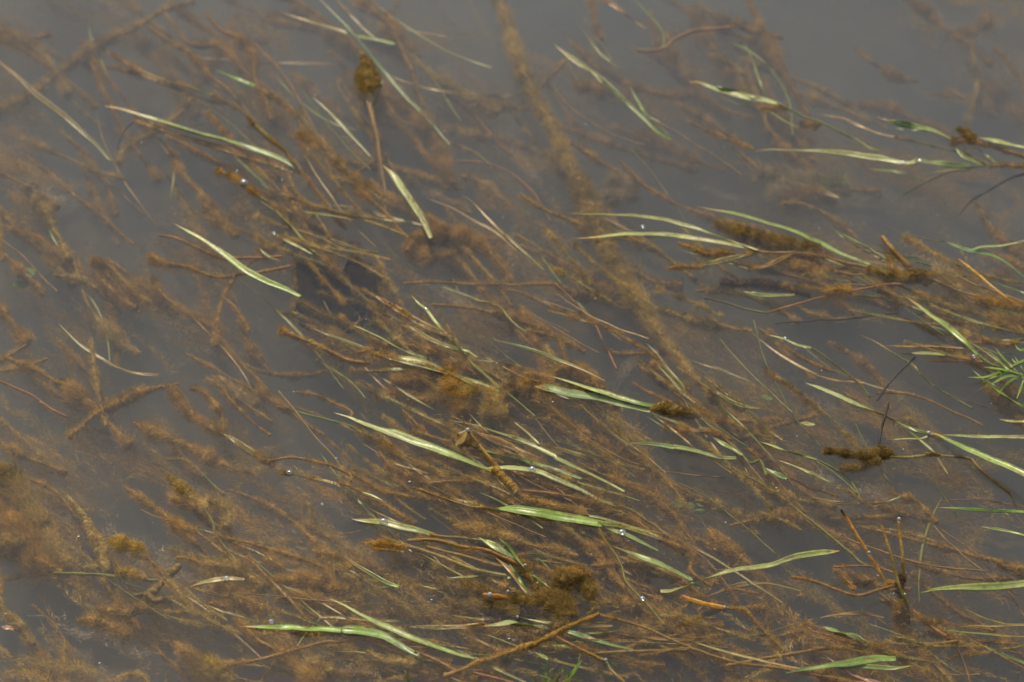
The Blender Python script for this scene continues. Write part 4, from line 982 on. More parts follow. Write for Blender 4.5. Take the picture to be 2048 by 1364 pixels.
add('algae_covered_stalk', ST, 'woolly stalk slanting down left of the bubble blade', ('s', 'brown', 'H -20,200 100,250 250,330 350,400 440,450', 20, 6, 12), ('f', 'brown', 'H -20,200 100,250 250,330 350,400 440,450', 20, 6, 12))
add('algae_covered_stalk', ST, 'feathery brown stalk pointing up below the longest green blade', ('s', 'brown', 'H 225,25 300,130 350,210 410,290', 18, 6, 14), ('f', 'brown', 'H 225,25 300,130 350,210 410,290', 24, 6, 14))
add('algae_covered_stalk', ST, 'gently arched woolly stalk above the bubble blade, lower centre', ('s', 'brown', 'H -20,120 80,160 150,200 260,260 400,290 540,305', 18, 4, 10), ('f', 'brown', 'H -20,120 80,160 150,200 260,260 400,290 540,305', 18, 4, 10))
add('grass_shoot', B, 'very thin whitish blade under the arched woolly stalk', ('b', 'white', 'H 125,258 250,312', 12, 1, 3))
add('algae_covered_stalk', ST, 'tan woolly horizontal stalk left of the bent leaf stalk', ('s', 'tan', 'H 510,210 650,198 820,212', 18, 2, 4, dict(fz=8)))
add('algae_covered_stalk', ST, 'orange woolly stalk above the brightest broad blade', ('s', 'orange', 'H 1050,250 1200,265 1350,290 1500,320 1610,350', 20, 3, 6, dict(fz=9)))
add('algae_covered_stalk', ST, 'thick brown stalk hugging the top of the brightest broad blade', ('f', 'brown', 'H 1070,310 1200,335 1330,368 1440,400', 30, 2, 5), ('s', 'brown', 'H 1070,310 1200,335 1330,368 1440,400', 18, 3, 5))
add('algae_covered_stalk', ST, 'bright rusty short stalk below the algae-browned half of the brightest blade', ('s', 'orange', 'H 815,455 900,500 970,535', 34, 10, 14, dict(fz=8)))
_tr = ['1180,1364 1200,1290 1215,1200', '1220,1370 1240,1320 1250,1270', '1250,1370 1280,1320 1300,1265', '1290,1370 1370,1280 1395,1200', '1300,1380 1360,1310 1405,1230', '1150,1370 1120,1340 1085,1310',
       '1240,1380 1210,1350 1150,1320', '1330,1380 1380,1350 1440,1340', '1190,1380 1230,1340 1235,1290', '1280,1380 1330,1330 1320,1280', '1210,1390 1180,1330 1170,1260']
add('spiky_water_plant', 'water plant', 'bright green spiky tuft of narrow leaves at the bottom edge',
    *[('b', 'leafgreen', 'H ' + ' '.join(reversed(t.split())), 15, -14, 2, dict(nm='leaf', c2='green', endw=.8)) for t in _tr])
add('grass_shoot', B, 'stubby pale green blade at the bottom edge left of the spiky tuft', ('b', 'pale', 'H 375,1295 390,1335 405,1380', 22, -8, 0, dict(c2='green')))
add('fallen_stalk', ST, 'reddish stem at the bottom edge left of the spiky tuft', ('s', 'orange', 'H 765,1308 900,1340 1020,1372', 17, 2, 4))
add('grass_shoot', B, 'small pale twisted leaf just above the spiky tuft', ('b', 'pale', 'H 1118,1188 1170,1210 1210,1235', 22, 0, 2))
# --- lower left
add('grass_plant', G, 'silvery blade with a bubble running into woolly brown growth, lower left of centre',
    ('b', 'white', 'G 1598,155 1680,155 1760,170 1850,190 1950,215 H 0,235', 24, -1, 3, dict(c2='tan', fz=6, peak=.2)),
    ('s', 'brown', 'G 1555,75 1700,60 1850,90 1950,120 2031,160 H 60,200', 18, 3, 4, dict(fz=10)),
    ('f', 'brown', 'G 1500,70 1560,80 1600,110', 26, 4, 5))
add('algae_covered_stalk', ST, 'murky olive stalk above the feathery head, lower left', ('s', 'olive', 'G 960,70 1070,75 1130,120 1200,180 1300,280', 18, 18, 26, dict(fz=10)))
add('feathery_headed_plant', W_, 'branching woolly plant with feathery tapering head, lower left',
    ('s', 'olive', 'G 1190,360 1230,430 1250,500 1290,560 1350,640 1420,710 1500,780 1560,880', 18, 4, 12, dict(fz=6)),
    ('f', 'tan', 'G 965,165 1040,230 1110,300 1200,360', 48, 2, 5, dict(nm='algae_head', prof=(.25, .9, 1.1, .6), dens=3.4, lenf=.8)),
    ('f', 'brown', 'G 1000,290 1060,320 1140,350', 40, 6, 7, dict(nm='algae_head')),
    ('f', 'tan', 'G 1190,310 1270,330 1330,390 1320,470', 42, 8, 10, dict(nm='algae_head')),
    ('f', 'brown', 'G 990,450 1060,470 1150,495', 38, 4, 5, dict(nm='algae_head', prof=(.6, 1.1, .5))),
    ('s', 'brown', 'G 810,358 900,400 980,425', 9, 4, 4, dict(nm='antenna')),
    ('s', 'brown', 'G 1140,490 1230,560 1330,640 1420,720', 18, 5, 7, dict(fz=12)),
    ('f', 'tan', 'G 1180,680 1300,690 1430,740 1530,820', 42, 4, 8, dict(dens=3)),
    ('f', 'brown', 'G 1020,640 1120,655 1230,715', 20, 3, 5),
    ('f', 'brown', 'G 1250,790 1350,840 1450,850 1520,800', 48, 8, 12, dict(dens=2.6)))
add('grass_shoot', B, 'yellow blade with a bubble pointing left, lower left', ('b', 'yel', 'G 1108,810 1180,785 1300,766 1420,768', 28, -1, 2, dict(c2='gold', twist=.15)))
add('algae_covered_stalk', ST, 'long arched woolly stalk right of the feathery-headed plant',
    ('s', 'brown', 'G 1320,530 1450,560 1600,600 1750,650 1880,700 1940,790', 18, 4, 12), ('f', 'brown', 'G 1320,530 1450,560 1600,600 1750,650 1880,700 1940,790', 24, 4, 12, dict(prof=(.5, .6, .8, .9, 1, .8))))
add('club_headed_stalk', ST, 'fat club-headed woolly stalk, lower left',
    ('s', 'brown', 'G 840,620 900,690 960,755', 18, 4, 8, dict(fz=8)), ('f', 'tan', 'G 640,560 700,565 780,590 860,640', 50, 2, 4, dict(nm='algae_head', prof=(.5, 1, .9, .4), dens=5, lenf=1.0)))
add('club_headed_stalk', ST, 'bent olive stalk with a small woolly knob, lower left',
    ('s', 'olive', 'G 320,735 450,735 600,745 750,760 930,778', 22, 4, 8, dict(c2='olive', fz=5)), ('f', 'tan', 'G 680,735 740,710 790,745 850,765', 32, 2, 4, dict(nm='algae_head', dens=3.4)))
add('forked_twig', 'twig', 'dull brown forked twig coated with algae, lower left',
    ('f', 'mud', 'G 1050,685 980,740 930,790 860,860 790,940 730,980', 27, 4, 12, dict(nm='twig', lenf=.5, corer=.85, dens=3)),
    ('f', 'mud', 'G 850,850 900,890 950,885 1010,890', 24, 5, 6, dict(nm='twig', lenf=.5, corer=.85, dens=3)),
    ('f', 'mud', 'G 780,860 840,850 880,870', 18, 6, 6, dict(nm='twig', lenf=.5, corer=.85, dens=3)))
add('algae_covered_stalk', ST, 'woolly stalk sloping right below the forked twig',
    ('s', 'brown', 'G 975,775 1030,840 1080,910 1150,960 1250,1000', 18, 5, 10), ('f', 'tan', 'G 970,770 1030,840 1080,910 1150,960 1250,1000', 30, 5, 10))
add('spindle_headed_stalk', ST, 'tapering woolly spindle pointing up in the left web of algae',
    ('f', 'tan', 'G 390,278 450,350 500,420 530,500 580,580 610,680 630,720', 38, 6, 12, dict(nm='algae_head', prof=(.15, .5, .7, .7, 1.2, 1, .4), lenf=.6, dens=3.4, corer=.8)),
    ('s', 'brown', 'G 590,760 650,850 700,930', 24, 12, 16, dict(fz=14)))
add('algae_bank', AL, 'thick soft bank of algae in the lower left corner',
    ('f', 'tan', 'G -40,160 60,220 150,330 230,450 300,560 380,670', 90, 12, 20, dict(nm='wad', dens=3.0, prof=(.8, 1, .9, .8, .8, .5))),
    ('f', 'brown', 'G -40,350 60,430 140,520 200,640 260,720', 80, 14, 22, dict(nm='wad', dens=3.0)),
    ('f', 'tan', 'G -30,560 60,560 150,520', 50, 8, 12, dict(nm='wad')),
    ('f', 'brown', 'G 200,650 300,690 360,740', 46, 12, 14, dict(nm='wad')),
    ('f', 'tan', 'G 230,470 280,430 330,500 340,600', 36, 16, 20, dict(nm='wad', dens=1.6)),
    ('f', 'tan', 'G 340,620 420,680 500,700 600,700', 44, 16, 20, dict(nm='wad', dens=1.6)),
    ('f', 'brown', 'G 20,620 120,660 200,700', 36, 20, 20, dict(nm='wad')))
add('algae_covered_stalk', ST, 'thick stalk with a light orange knuckle at the bottom left edge',
    ('s', 'brown', 'G -20,890 60,1000 130,1060 200,1150', 30, 8, 20), ('f', 'tan', 'G -20,890 60,1000 130,1050 190,1150', 38, 8, 20, dict(dens=3)), ('b', 'pink', 'G 5,1045 50,1052 95,1052', 26, 5, 5, dict(nm='husk', c2='orange')))
add('algae_covered_stalk', ST, 'thick rusty woolly stalk descending to the bottom edge under the bright horizontal blade',
    ('s', 'gold', 'G 1375,990 1430,1050 1500,1120 1600,1180 1700,1260 1850,1375', 24, 5, 8), ('f', 'brown', 'G 1375,985 1430,1050 1500,1120 1600,1180 1700,1260 1850,1375', 44, 6, 10, dict(prof=(.7, .5, .8, 1.1, 1, 1.4), dens=3)))
add('algae_bank', AL, 'brown algae bank between the feathery-headed plant and the bright horizontal blade',
    ('f', 'brown', 'G 1560,790 1680,770 1800,780 1920,820 2031,835', 46, 8, 10, dict(nm='wad', dens=3)),
    ('f', 'brown', 'G 1600,880 1750,880 1900,920 2031,960', 50, 10, 12, dict(nm='wad', dens=2.6)),
    ('f', 'brown', 'G 1840,620 1900,615 1980,650 2040,700', 26, 4, 6, dict(nm='wad', dens=3)),
    ('f', 'brown', 'G 1200,900 1320,920 1450,900 1540,950', 44, 12, 14, dict(nm='wad')))
add('algae_bank', AL, 'brown algae bank along the bottom edge at the lower left',
    ('f', 'brown', 'G 450,1000 560,1010 660,1050 750,1100', 46, 10, 12, dict(nm='wad')),
    ('f', 'brown', 'G 560,940 660,960 760,960', 44, 10, 12, dict(nm='wad')),
    ('f', 'tan', 'G 1180,1230 1250,1290 1350,1370', 56, 6, 8, dict(nm='wad', dens=3)),
    ('f', 'brown', 'G 1050,1180 1130,1220 1200,1260', 40, 12, 12, dict(nm='wad')),
    ('f', 'brown', 'G 200,1180 260,1260 300,1370', 60, 26, 30, dict(nm='wad')),
    ('f', 'tan', 'G 690,1335 760,1320 830,1330 860,1375', 22, 6, 8, dict(nm='wad')),
    ('f', 'tan', 'G 1780,1260 1850,1260 1930,1310', 44, 8, 8, dict(nm='wad')))
# ------------------------------------------------------------------ dark leaf, small green leaves
def leaf_mesh(name, outline, d_of, col, label, cat, mat=M_LEAF, thick=0.0006, parent=None):
    """flat curled leaf from an outline of photograph pixels, with its own thickness"""
    P = np.array(parse(outline)); c = P.mean(0); V = []; n = len(P)
    rings = 5
    for side in (0, 1):
        for k in range(rings):
            f = 1 - k / rings
            for p in P:
                q = c + (p - c) * f
                z = -0.001 * d_of(q[0], q[1]) - side * thick + 0.0008 * math.sin(q[0] * 0.11 + q[1] * 0.07)
                V.append(at(q[0], q[1], z))
    F = []
    def idx(side, k, i): return side * rings * n + k * n + i % n
    for side in (0, 1):
        for k in range(rings - 1):
            for i in range(n):
                q = [idx(side, k, i), idx(side, k, i + 1), idx(side, k + 1, i + 1), idx(side, k + 1, i)]
                F.append(q if side == 0 else q[::-1])
        for i in range(0, n - 1, 2):
            F.append([idx(side, rings - 1, 0), idx(side, rings - 1, i), idx(side, rings - 1, i + 1), idx(side, rings - 1, i + 2)])
    for i in range(n):
        F.append([idx(0, 0, i + 1), idx(0, 0, i), idx(1, 0, i), idx(1, 0, i + 1)])
    V = np.array(V); cc = np.array(COLS[col])[None] * (0.7 + 0.6 * rng.random((len(V), 1)))
    o = new_obj(name, V, np.array(F), mat, cc, None, parent)
    if label: tag(o, label, cat)
    return o
_dl = leaf_mesh('dark_leaf', 'Z 586,514 600,522 618,520 634,524 650,536 668,548 684,556 696,560 704,548 700,520 705,500 716,510 734,528 750,540 762,552 766,580 768,612 760,645 730,660 700,668 660,664 628,668 600,652 582,630 598,600 590,575 596,560 588,540',
          lambda x, y: 9 + (y - 500) * 0.13, 'rot', 'large dark maroon leaf with two raised points, standing in the water left of centre', 'leaf', mat=M_DARKLEAF, thick=0.001)
for _t, _r in (('Z 586,520 620,526 655,545 690,565', 20), ('Z 700,520 716,516 745,540 764,560', 22), ('Z 590,600 640,625 700,650', 24), ('Z 764,565 768,610 745,650', 20), ('Z 640,585 690,600 740,610', 16), ('Z 588,530 592,575 584,620', 16)):
    algae('silt_fringe', _t, _r, 10, 18, 'mud', parent=_dl, dens=2.2, lenf=1.2, corer=.35)
leaf_mesh('round_green_leaf', 'D 95,300 105,275 130,255 165,248 200,250 212,265 205,290 185,308 155,312 125,318 110,330 100,315', lambda x, y: 34, 'dimleaf',
          'small yellow-green rounded leaf near the left edge', 'leaf')
leaf_mesh('round_green_leaf', 'D 75,340 95,320 140,318 175,325 180,345 150,365 115,372 85,362 70,350 72,345', lambda x, y: 40, 'dimleaf',
          'dim green leaf just below the small yellow-green leaf, left edge', 'leaf')
for k, (cx, cy_, rx, ry, lab) in enumerate([(30, 330, 44, 32, 'dim green leaf left of the deep green leaf pair, lower right of centre'), (90, 345, 30, 26, 'dim green leaf in the middle of the deep green leaf group'),
                                           (175, 330, 46, 20, 'yellow-green leaf at the right of the deep green leaf group'), (150, 375, 34, 18, 'small green leaf lowest of the deep green leaf group')]):
    o = ' '.join('%.0f,%.0f' % (cx + rx * math.cos(a / 12 * 6.283), cy_ + ry * math.sin(a / 12 * 6.283)) for a in range(12))
    leaf_mesh('round_green_leaf', 'I ' + o, lambda x, y: 42, 'leafgreen' if k == 2 else 'dimleaf', lab, 'leaf')
leaf_mesh('round_green_leaf', 'F 500,990 530,985 570,1000 575,1015 550,1022 520,1010 505,1000 502,995', lambda x, y: 34, 'dimleaf', 'tiny yellow-green leaf left of the long pale blade, right', 'leaf')
leaf_mesh('round_green_leaf', 'F 730,1145 770,1140 810,1150 825,1160 800,1168 760,1162 740,1155 732,1150', lambda x, y: 18, 'yel', 'tiny pale leaf scrap right of the oval algae knob', 'leaf')

# ------------------------------------------------------------------ bubbles and drops
def icosphere(r, seg=16, rg=10, squash=1.0):
    V = []; F = []
    for i in range(rg + 1):
        th = math.pi * i / rg
        for j in range(seg):
            ph = 2 * math.pi * j / seg
            V.append((r * math.sin(th) * math.cos(ph), r * math.sin(th) * math.sin(ph), r * math.cos(th) * squash))
    for i in range(rg):
        for j in range(seg):
            F.append((i * seg + j, (i + 1) * seg + j, (i + 1) * seg + (j + 1) % seg, i * seg + (j + 1) % seg))
    return np.array(V), np.array(F)
BUB = [('A 1415,1060', 24, 'clear bubble on the woolly shoot above the yellow-green blade'), ('A 1468,700', 9, 'tiny bubble on the dark olive blade tip, upper left'),
       ('A 1375,992', 8, 'tiny loose bubble right above the woolly brown shoot'), ('C 1330,945', 14, 'bubble on the fold of the long glinting blade'),
       ('B 1757,1315', 14, 'loose bubble floating above the slender straw blades'), ('D 1590,48', 13, 'bubble at the tip of the thin pale yellow leaf'),
       ('G 1678,150', 21, 'bubble on the silvery blade, lower left of centre'), ('G 1315,762', 19, 'bubble on the yellow blade, lower left'),
       ('G 1575,1012', 18, 'bubble just above the bright horizontal blade'), ('H 252,432', 25, 'bubble near the tip of the pale blade, lower centre'),
       ('H 1115,130', 22, 'flat bubble on the slim pale blade, lower centre'), ('H 1637,495', 24, 'bubble below the brightest broad blade at its right end'),
       ('H 1755,880', 18, 'bubble on the thin curved olive stem'), ('H 895,575', 24, 'glossy bubble on the teal shoot of the green fan'),
       ('F 645,658', 12, 'bubble on the fine wavy blade, right of centre'), ('E 500,490', 13, 'bubble on the thin pale upright blade in the middle'),
       ('F 1740,762', 13, 'bubble left of the spiky plant'), ('C 1430,932', 12, 'small bubble right of the glinting fold, upper right'), ('G 1870,332', 10, 'tiny loose bubble in dark water, lower left of centre')]
for tr, r, lab in BUB:
    p = parse(tr)[0]; P = at(p[0], p[1], 0.0006); rr = r / ZS * mm_per_px(P)
    V, F = icosphere(rr, squash=0.75)
    tag(new_obj('air_bubble', V + P, F, M_BUBBLE), lab, 'bubble', 'air bubbles on the pond surface')
def drop_material():
    m, nt, out = new_mat("water_drop")
    p = N(nt, "ShaderNodeBsdfPrincipled"); p.inputs['Roughness'].default_value = 0.22
    p.inputs['Base Color'].default_value = (0.30, 0.26, 0.2, 1); p.inputs['Specular IOR Level'].default_value = 1.0
    nt.links.new(p.outputs[0], out.inputs[0]); return m
M_DROP = drop_material()
DROPS = [('E 742,1190', 14, 8, 'water drop on the point of the bent brown leaf'), ('H 870,857', 16, 6, 'water drop on the shiny orange reed tip'), ('H 975,838', 10, 3, 'water drop just right of the shiny orange reed tip'),
         ('H 1075,686', 10, 4, 'water drop at the foot of the bright green shoot in the fan'), ('H 1146,790', 8, 3, 'water drop above the muddy clump'), ('H 1030,985', 9, 2, 'water drop below the muddy clump'),
         ('H 1542,1235', 11, 3, 'water drop on the golden stems right of the spiky tuft'), ('I 293,930', 11, 2, 'water drop where the pink-ended reed enters the water'), ('I 1132,612', 10, 18, 'water drop beside the leftmost upright reed'),
         ('I 1306,418', 12, 36, 'water drop on top of the rightmost upright reed'), ('I 1342,731', 10, 4, 'water drop at the foot of the rightmost upright reed'), ('I 1338,856', 10, 2, 'water drop at the foot of the middle upright reed'),
         ('I 1276,852', 7, 1, 'faint water drop left of the middle upright reed foot'), ('F 1478,1207', 13, 2, 'water drop at the glinting kink of the broad blade')]
for tr, r, h, lab in DROPS:
    p = parse(tr)[0]; P = at(p[0], p[1], h * 0.001); rr = r / ZS * mm_per_px(P)
    V, F = icosphere(rr)
    tag(new_obj('water_drop', V + P, F, M_DROP), lab, 'drop', 'water drops on reeds and leaves')

# ------------------------------------------------------------------ water body and bed
def grid(n, x0, x1, y0, y1, zf):
    xs = np.linspace(-1, 1, n); xs = np.sign(xs) * np.abs(xs) ** 2.2
    X, Y = np.meshgrid((x0 + x1) / 2 + xs * (x1 - x0) / 2, (y0 + y1) / 2 + xs * (y1 - y0) / 2)
    V = np.stack([X, Y, zf(X, Y)], -1).reshape(-1, 3)
    i = np.arange(n - 1)[:, None] * n + np.arange(n - 1)[None]
    F = np.stack([i, i + 1, i + n + 1, i + n], -1).reshape(-1, 4)
    return V, F
def bedz(X, Y):
    z = -0.15 + 0.022 * np.sin(X * 9.1 + 1.3 * np.sin(Y * 6)) * np.cos(Y * 7.7) + 0.012 * np.sin(X * 23 + Y * 17) + 0.008 * np.cos(X * 37 - Y * 41)
    R = np.sqrt(X ** 2 + Y ** 2)
    return z + 0.5 * np.clip((R - 7.0) / 3.0, 0, 1) ** 2
V, F = grid(220, -60, 60, -60, 60, bedz)
tag(new_obj('pond_bed', V, F, M_BED), kind='structure')
s_, zb = 9.5, -0.6
V = np.array([(-s_, -s_, zb), (s_, -s_, zb), (s_, s_, zb), (-s_, s_, zb), (-s_, -s_, 0), (s_, -s_, 0), (s_, s_, 0), (-s_, s_, 0)], float)
F = np.array([(0, 3, 2, 1), (4, 5, 6, 7), (0, 1, 5, 4), (1, 2, 6, 5), (2, 3, 7, 6), (3, 0, 4, 7)])
tag(new_obj('water', V, F, M_WATER, smooth=False), kind='structure')

# ------------------------------------------------------------------ deeper stalks, each its own thing, and the uncountable algae
rng = np.random.default_rng(21)
random.seed(5)
ZONES = [  # x0,x1,y0,y1,count,depth range,mean angle,where
    (-60, 420, 0, 330, 14, (30, 60), 38, 'in the upper left corner'), (420, 1000, 0, 300, 20, (30, 62), 40, 'around the spindle-headed stalk'),
    (1000, 1560, -20, 330, 20, (30, 66), 42, 'right of the big sunken branch near the top'), (1560, 2100, 0, 300, 8, (40, 70), 30, 'in the hazy upper right corner'),
    (-60, 420, 330, 760, 18, (22, 56), 55, 'along the left edge'), (420, 900, 330, 700, 20, (20, 50), 42, 'around the dark leaf'),
    (850, 1350, 330, 760, 24, (20, 56), 42, 'left of the big sunken branch'), (1350, 2100, 300, 640, 12, (30, 60), 25, 'under the woolly junction on the right'),
    (1350, 2080, 620, 960, 18, (20, 56), 32, 'under the long pale blade on the right'), (-60, 500, 760, 1400, 22, (16, 50), 50, 'in the lower left corner'),
    (480, 1000, 720, 1130, 18, (14, 40), 35, 'left below the big algae tangle'), (900, 1480, 820, 1250, 34, (8, 30), 28, 'around the brightest broad blade'),
    (480, 1350, 1130, 1400, 26, (8, 28), 15, 'along the bottom edge in the middle'), (1350, 2080, 960, 1400, 26, (10, 44), 22, 'around the upright reeds')]
for (x0, x1, y0, y1, cnt, (da, db), ang, where) in ZONES:
    for k in range(int(cnt * 1.35)):
        cx, cy_ = random.uniform(x0, x1), random.uniform(y0, y1)
        L = random.uniform(110, 330); a = math.radians(ang + random.gauss(0, 14))
        if random.random() < 0.05: a = math.radians(ang + 90 + random.gauss(0, 20))
        bend = random.gauss(0, 0.16)
        pts = []
        for i in range(5):
            f = i / 4 - 0.5
            aa = a + bend * f * 2
            pts.append((cx + L * f * math.cos(aa) + random.gauss(0, 1.5), cy_ + L * f * math.sin(aa) + random.gauss(0, 1.5)))
        d0 = random.uniform(da, db) * (1.0 if y1 <= 330 else 0.8); d1 = d0 + random.uniform(0, 14)
        u = random.random()
        if u < 0.70:
            q, Wp = tube('submerged_stalk', pts, random.uniform(7, 16), d0, d1, random.choice(['brown', 'orange', 'gold']), r0=.3)
            algae('algae_coating', (Wp, np.linspace(0, 1, len(Wp)), L), random.uniform(18, 40), 0, 0, random.choice(['brown', 'tan', 'brown', 'gold']), parent=q, dens=2.2, lenf=1.5 if y1 <= 330 else 1.0, corer=0.45 if y1 <= 330 else 0.6, curl=.6,
                  prof=[random.uniform(.15, .5)] + [random.choice([random.uniform(.3, .6), random.uniform(.8, 1.5)]) for _ in range(6)])
            lab, gr = 'blurred woolly brown stalk under the water ' + where, 'woolly submerged stalks ' + where
        elif u < 0.88:
            q, Wp = blade('sunken_shoot', pts, random.uniform(12, 24), d0, d1 * .8, random.choice(['olive', 'gold', 'brown', 'leafgreen']), random.choice(['olive', 'brown']), twist=.5)
            lab, gr = 'dim narrow grass blade under the water ' + where, 'dim submerged blades ' + where
        else:
            q, Wp = tube('submerged_twig', pts, random.uniform(7, 14), d0, d1, random.choice(['orange', 'gold', 'brown', 'olive']), lump=.15)
            lab, gr = 'thin submerged stem ' + where, 'thin submerged stems ' + where
        tag(q, lab, 'submerged plant', gr)

TUFTS = [(900, 740, 190, 60, 30, 26, 'lying in the central tuft'), (1010, 990, 230, 70, 24, 34, 'lying around the brightest broad blade'), (900, 900, 200, 50, 26, 16, 'lying beside the longest green blade'),
    (1000, 1140, 170, 60, 22, 26, 'in the fan above the muddy clump'), (1150, 1290, 330, 50, 8, 30, 'lying along the bottom edge'), (1700, 540, 200, 50, 18, 26, 'in the woolly junction on the right'),
    (1930, 680, 120, 80, 22, 22, 'beside the right-hand spiky plant'), (620, 330, 130, 80, 42, 14, 'in the upper left tuft'), (1450, 880, 180, 90, 40, 20, 'in the stem junction right of centre'), (680, 470, 160, 60, 25, 14, 'above the dark leaf'),
    (1800, 1290, 260, 60, 10, 18, 'lying along the bottom right edge'), (560, 1180, 200, 80, 22, 16, 'lying in the lower left algae'), (1180, 620, 150, 70, 30, 12, 'left of the big sunken branch, near the surface')]
for (cx0, cy0, sx, sy, ang, cnt, where) in TUFTS:
    for k in range(int(cnt * (1.25 if cy0 > 650 else 0.8))):
        a = math.radians(ang + random.gauss(0, 9)); L = random.uniform(90, 260)
        cx, cy_ = cx0 + random.gauss(0, sx * .6), cy0 + random.gauss(0, sy * .6); bend = random.gauss(0, .07)
        pts = [(cx + L * f * math.cos(a + bend * f * 2), cy_ + L * f * math.sin(a + bend * f * 2)) for f in (-.5, -.25, 0, .25, .5)]
        d = random.uniform(1, 9); col = random.choice(['gold', 'olive', 'brown', 'yel', 'brown', 'green', 'pale', 'olive', 'yel'] if cy0 > 650 else ['gold', 'olive', 'brown', 'olive', 'green'])
        if random.random() < .5:
            q, Wp = blade('fine_strand', pts, random.uniform(9, 18), d, d + random.uniform(0, 6), col, random.choice(['brown', 'olive', 'gold']), tip=random.choice([None, 'brown']), twist=.5)
        else:
            q, Wp = tube('fine_strand', pts, random.uniform(6, 11), d, d + random.uniform(0, 6), col, r0=.35)
        if random.random() < .6:
            R = np.full(len(Wp), random.uniform(5, 12) / ZS * mm_per_px(Wp[0])) * (0.3 + 0.9 * np.abs(smooth_noise(len(Wp), 5, 1.0)))
            V, F, C = fuzz_arrays(Wp, R, random.choice(['brown', 'tan']), 2.4, 1.0, 1.3, 0.45, 0.0)
            new_obj('algae_coating', V, F, M_ALGAE, C, None, q)
        tag(q, 'thin straw-brown strand ' + where, 'weed strand', 'fine strands ' + where)

# brown algae that reads as one mass: wisps and flocks spread below the surface
def wisps(name, spots, dens, col):
    Vs, Fs, Cs = [], [], []; off = 0
    for (px, py, rx, ry, d, th) in spots:
        m = int(rx * ry * dens * rng.uniform(.4, 1.5))
        u = rng.normal(0, 0.55, m) * rx * 1.5; v = rng.normal(0, 0.5, m) * ry * 0.45 + 0.18 * ry * np.sin(u * 0.06 + px)
        X = px + u * math.cos(th) - v * math.sin(th); Y = py + u * math.sin(th) * 0.8 + v * math.cos(th)
        Z = -0.001 * np.clip(d + rng.normal(0, 6, m), 2, 150)
        dd = FWD[None] + RGT[None] * ((X - 1024) / FPX)[:, None] - UPV[None] * ((Y - 682) / FPX)[:, None]
        P = CP[None] + dd * ((Z - CP[2]) / dd[:, 2])[:, None]
        t = th + rng.normal(0, 0.55, m) + 0.5 * np.sin(X * 0.03 + Y * 0.05)
        D = np.stack([-np.cos(t), np.sin(t), rng.normal(0, .25, m)], -1); D /= np.linalg.norm(D, axis=1)[:, None]
        c = np.array(COLS[random.choice(['brown', 'brown', 'tan', 'tan', 'gold', 'grey'])])[None] * (0.7 + 0.6 * rng.random(m))[:, None] * (0.55 + 0.9 * rng.random())
        V, F, C = filament_arrays(P, D, 0.002 + 0.006 * rng.random(m), 0.00024 + 0.00022 * rng.random(m), c, 0.8)
        Vs.append(V); Fs.append(F + off); Cs.append(C); off += len(V)
    o = new_obj(name, np.vstack(Vs), np.vstack(Fs), M_ALGAE, np.vstack(Cs))
    tag(o, kind='stuff')
    return o
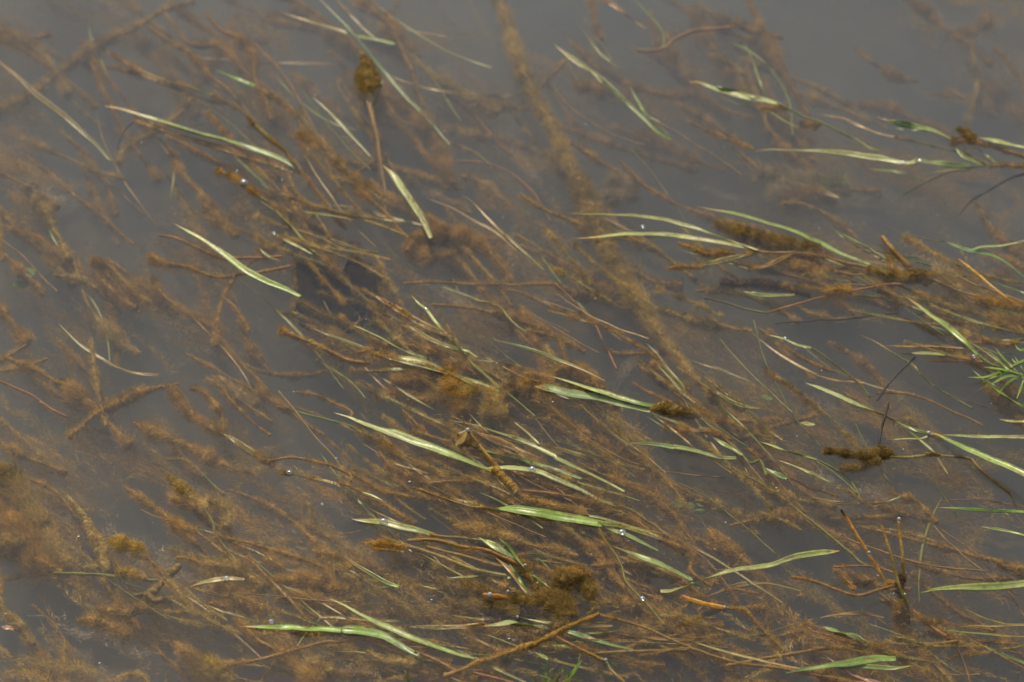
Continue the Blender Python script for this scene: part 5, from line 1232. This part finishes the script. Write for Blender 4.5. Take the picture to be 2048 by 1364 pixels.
# where the photograph is brown rather than grey: x, y, rx, ry, depth mm, direction
BROWN = [(60, 330, 110, 130, 34), (40, 430, 70, 120, 28), (140, 40, 160, 60, 52), (330, 60, 120, 50, 60), (480, 130, 120, 100, 44), (600, 280, 150, 90, 34), (560, 180, 80, 80, 36),
    (850, 60, 120, 60, 60), (800, 190, 140, 90, 56), (960, 190, 110, 100, 60), (1000, 300, 120, 110, 52), (1060, 420, 110, 130, 44), (1180, 130, 120, 90, 60), (1260, 220, 130, 70, 60),
    (1380, 80, 140, 80, 56), (1480, 160, 110, 90, 58), (1900, 60, 150, 90, 66), (1980, 170, 90, 60, 66), (1590, 350, 160, 80, 60), (1850, 400, 220, 90, 54), (1700, 520, 200, 90, 44),
    (470, 430, 150, 80, 34), (420, 520, 130, 60, 30), (260, 600, 150, 90, 34), (130, 640, 120, 70, 44), (400, 660, 110, 70, 40), (70, 730, 130, 50, 40), (1330, 640, 130, 110, 50), (1240, 560, 90, 90, 44),
    (950, 520, 150, 80, 34), (900, 640, 180, 80, 34), (1020, 640, 120, 70, 30), (1100, 560, 100, 60, 40), (860, 740, 170, 70, 18), (960, 800, 170, 60, 14), (1100, 800, 120, 60, 18), (1450, 730, 160, 70, 46),
    (1560, 840, 160, 80, 40), (1750, 850, 170, 80, 44), (1900, 620, 160, 50, 20), (1960, 560, 120, 50, 18), (200, 880, 200, 60, 40), (60, 900, 100, 50, 34), (100, 980, 110, 90, 28), (330, 940, 160, 70, 36),
    (500, 900, 110, 60, 40), (450, 1030, 130, 70, 30), (620, 1010, 150, 70, 34), (750, 960, 150, 80, 24), (640, 1100, 180, 60, 22), (200, 1130, 170, 90, 22), (90, 1090, 90, 90, 18), (350, 1240, 190, 80, 22), (160, 1300, 150, 60, 34),
    (520, 1180, 170, 60, 14), (640, 1280, 190, 60, 14), (820, 1180, 190, 60, 14), (930, 1260, 200, 60, 10), (1000, 1000, 190, 60, 14), (1180, 950, 180, 80, 18), (1120, 1060, 150, 50, 16), (1260, 1080, 130, 60, 18), (1300, 900, 130, 60, 22),
    (1080, 1290, 150, 50, 8), (1280, 1220, 170, 50, 12), (1420, 1300, 180, 50, 12), (1250, 1340, 220, 30, 12), (1650, 1320, 240, 50, 12), (1880, 1330, 180, 50, 18), (1560, 1180, 120, 70, 40), (1750, 1030, 130, 100, 44), (1900, 1150, 130, 100, 44), (1480, 1000, 130, 80, 40), (1600, 930, 120, 60, 36), (800, 1330, 220, 40, 12), (1000, 880, 180, 50, 18), (1960, 980, 110, 90, 40)]
spots = []
for (x, y, rx, ry, d) in BROWN:
    for k in range(9):
        spots.append((x + rng.normal(0, rx * .45), y + rng.normal(0, ry * .45), rx * rng.uniform(.25, .6), ry * rng.uniform(.2, .5), d + rng.uniform(0, 18), math.radians(rng.normal(38, 17) if rng.random() < .85 else rng.uniform(-60, 120))))
for _ in range(90):       # the same growth goes on beyond the edges of the picture
    a = rng.uniform(0, 2 * np.pi); x = 1024 + 1500 * math.cos(a) * rng.uniform(.85, 1.3); y = 682 + 1050 * math.sin(a) * rng.uniform(.85, 1.3)
    for k in range(3):
        spots.append((x + rng.normal(0, 70), y + rng.normal(0, 40), rng.uniform(50, 90), rng.uniform(25, 45), rng.uniform(10, 50), math.radians(rng.normal(38, 17))))
wisps('submerged_algae', spots, 0.34, 'brown')
# surface dust
m = 420
X = rng.uniform(-200, 2250, m); Y = rng.uniform(-100, 1450, m)
Vs = []; Fs = []; Cs = []
for i in range(m):
    P = at(X[i], Y[i], 0.0003); r = 0.00014 + 0.0004 * rng.random() ** 4
    V, F = icosphere(r, 6, 4, 0.5); V[:, 0] *= rng.uniform(.8, 2.4)
    Vs.append(V + P); Fs.append(F + i * len(V)); Cs.append(np.tile([[.75, .75, .7]], (len(V), 1)))
tag(new_obj('floating_dust', np.vstack(Vs), np.vstack(Fs), M_LEAF, np.vstack(Cs)), kind='stuff')
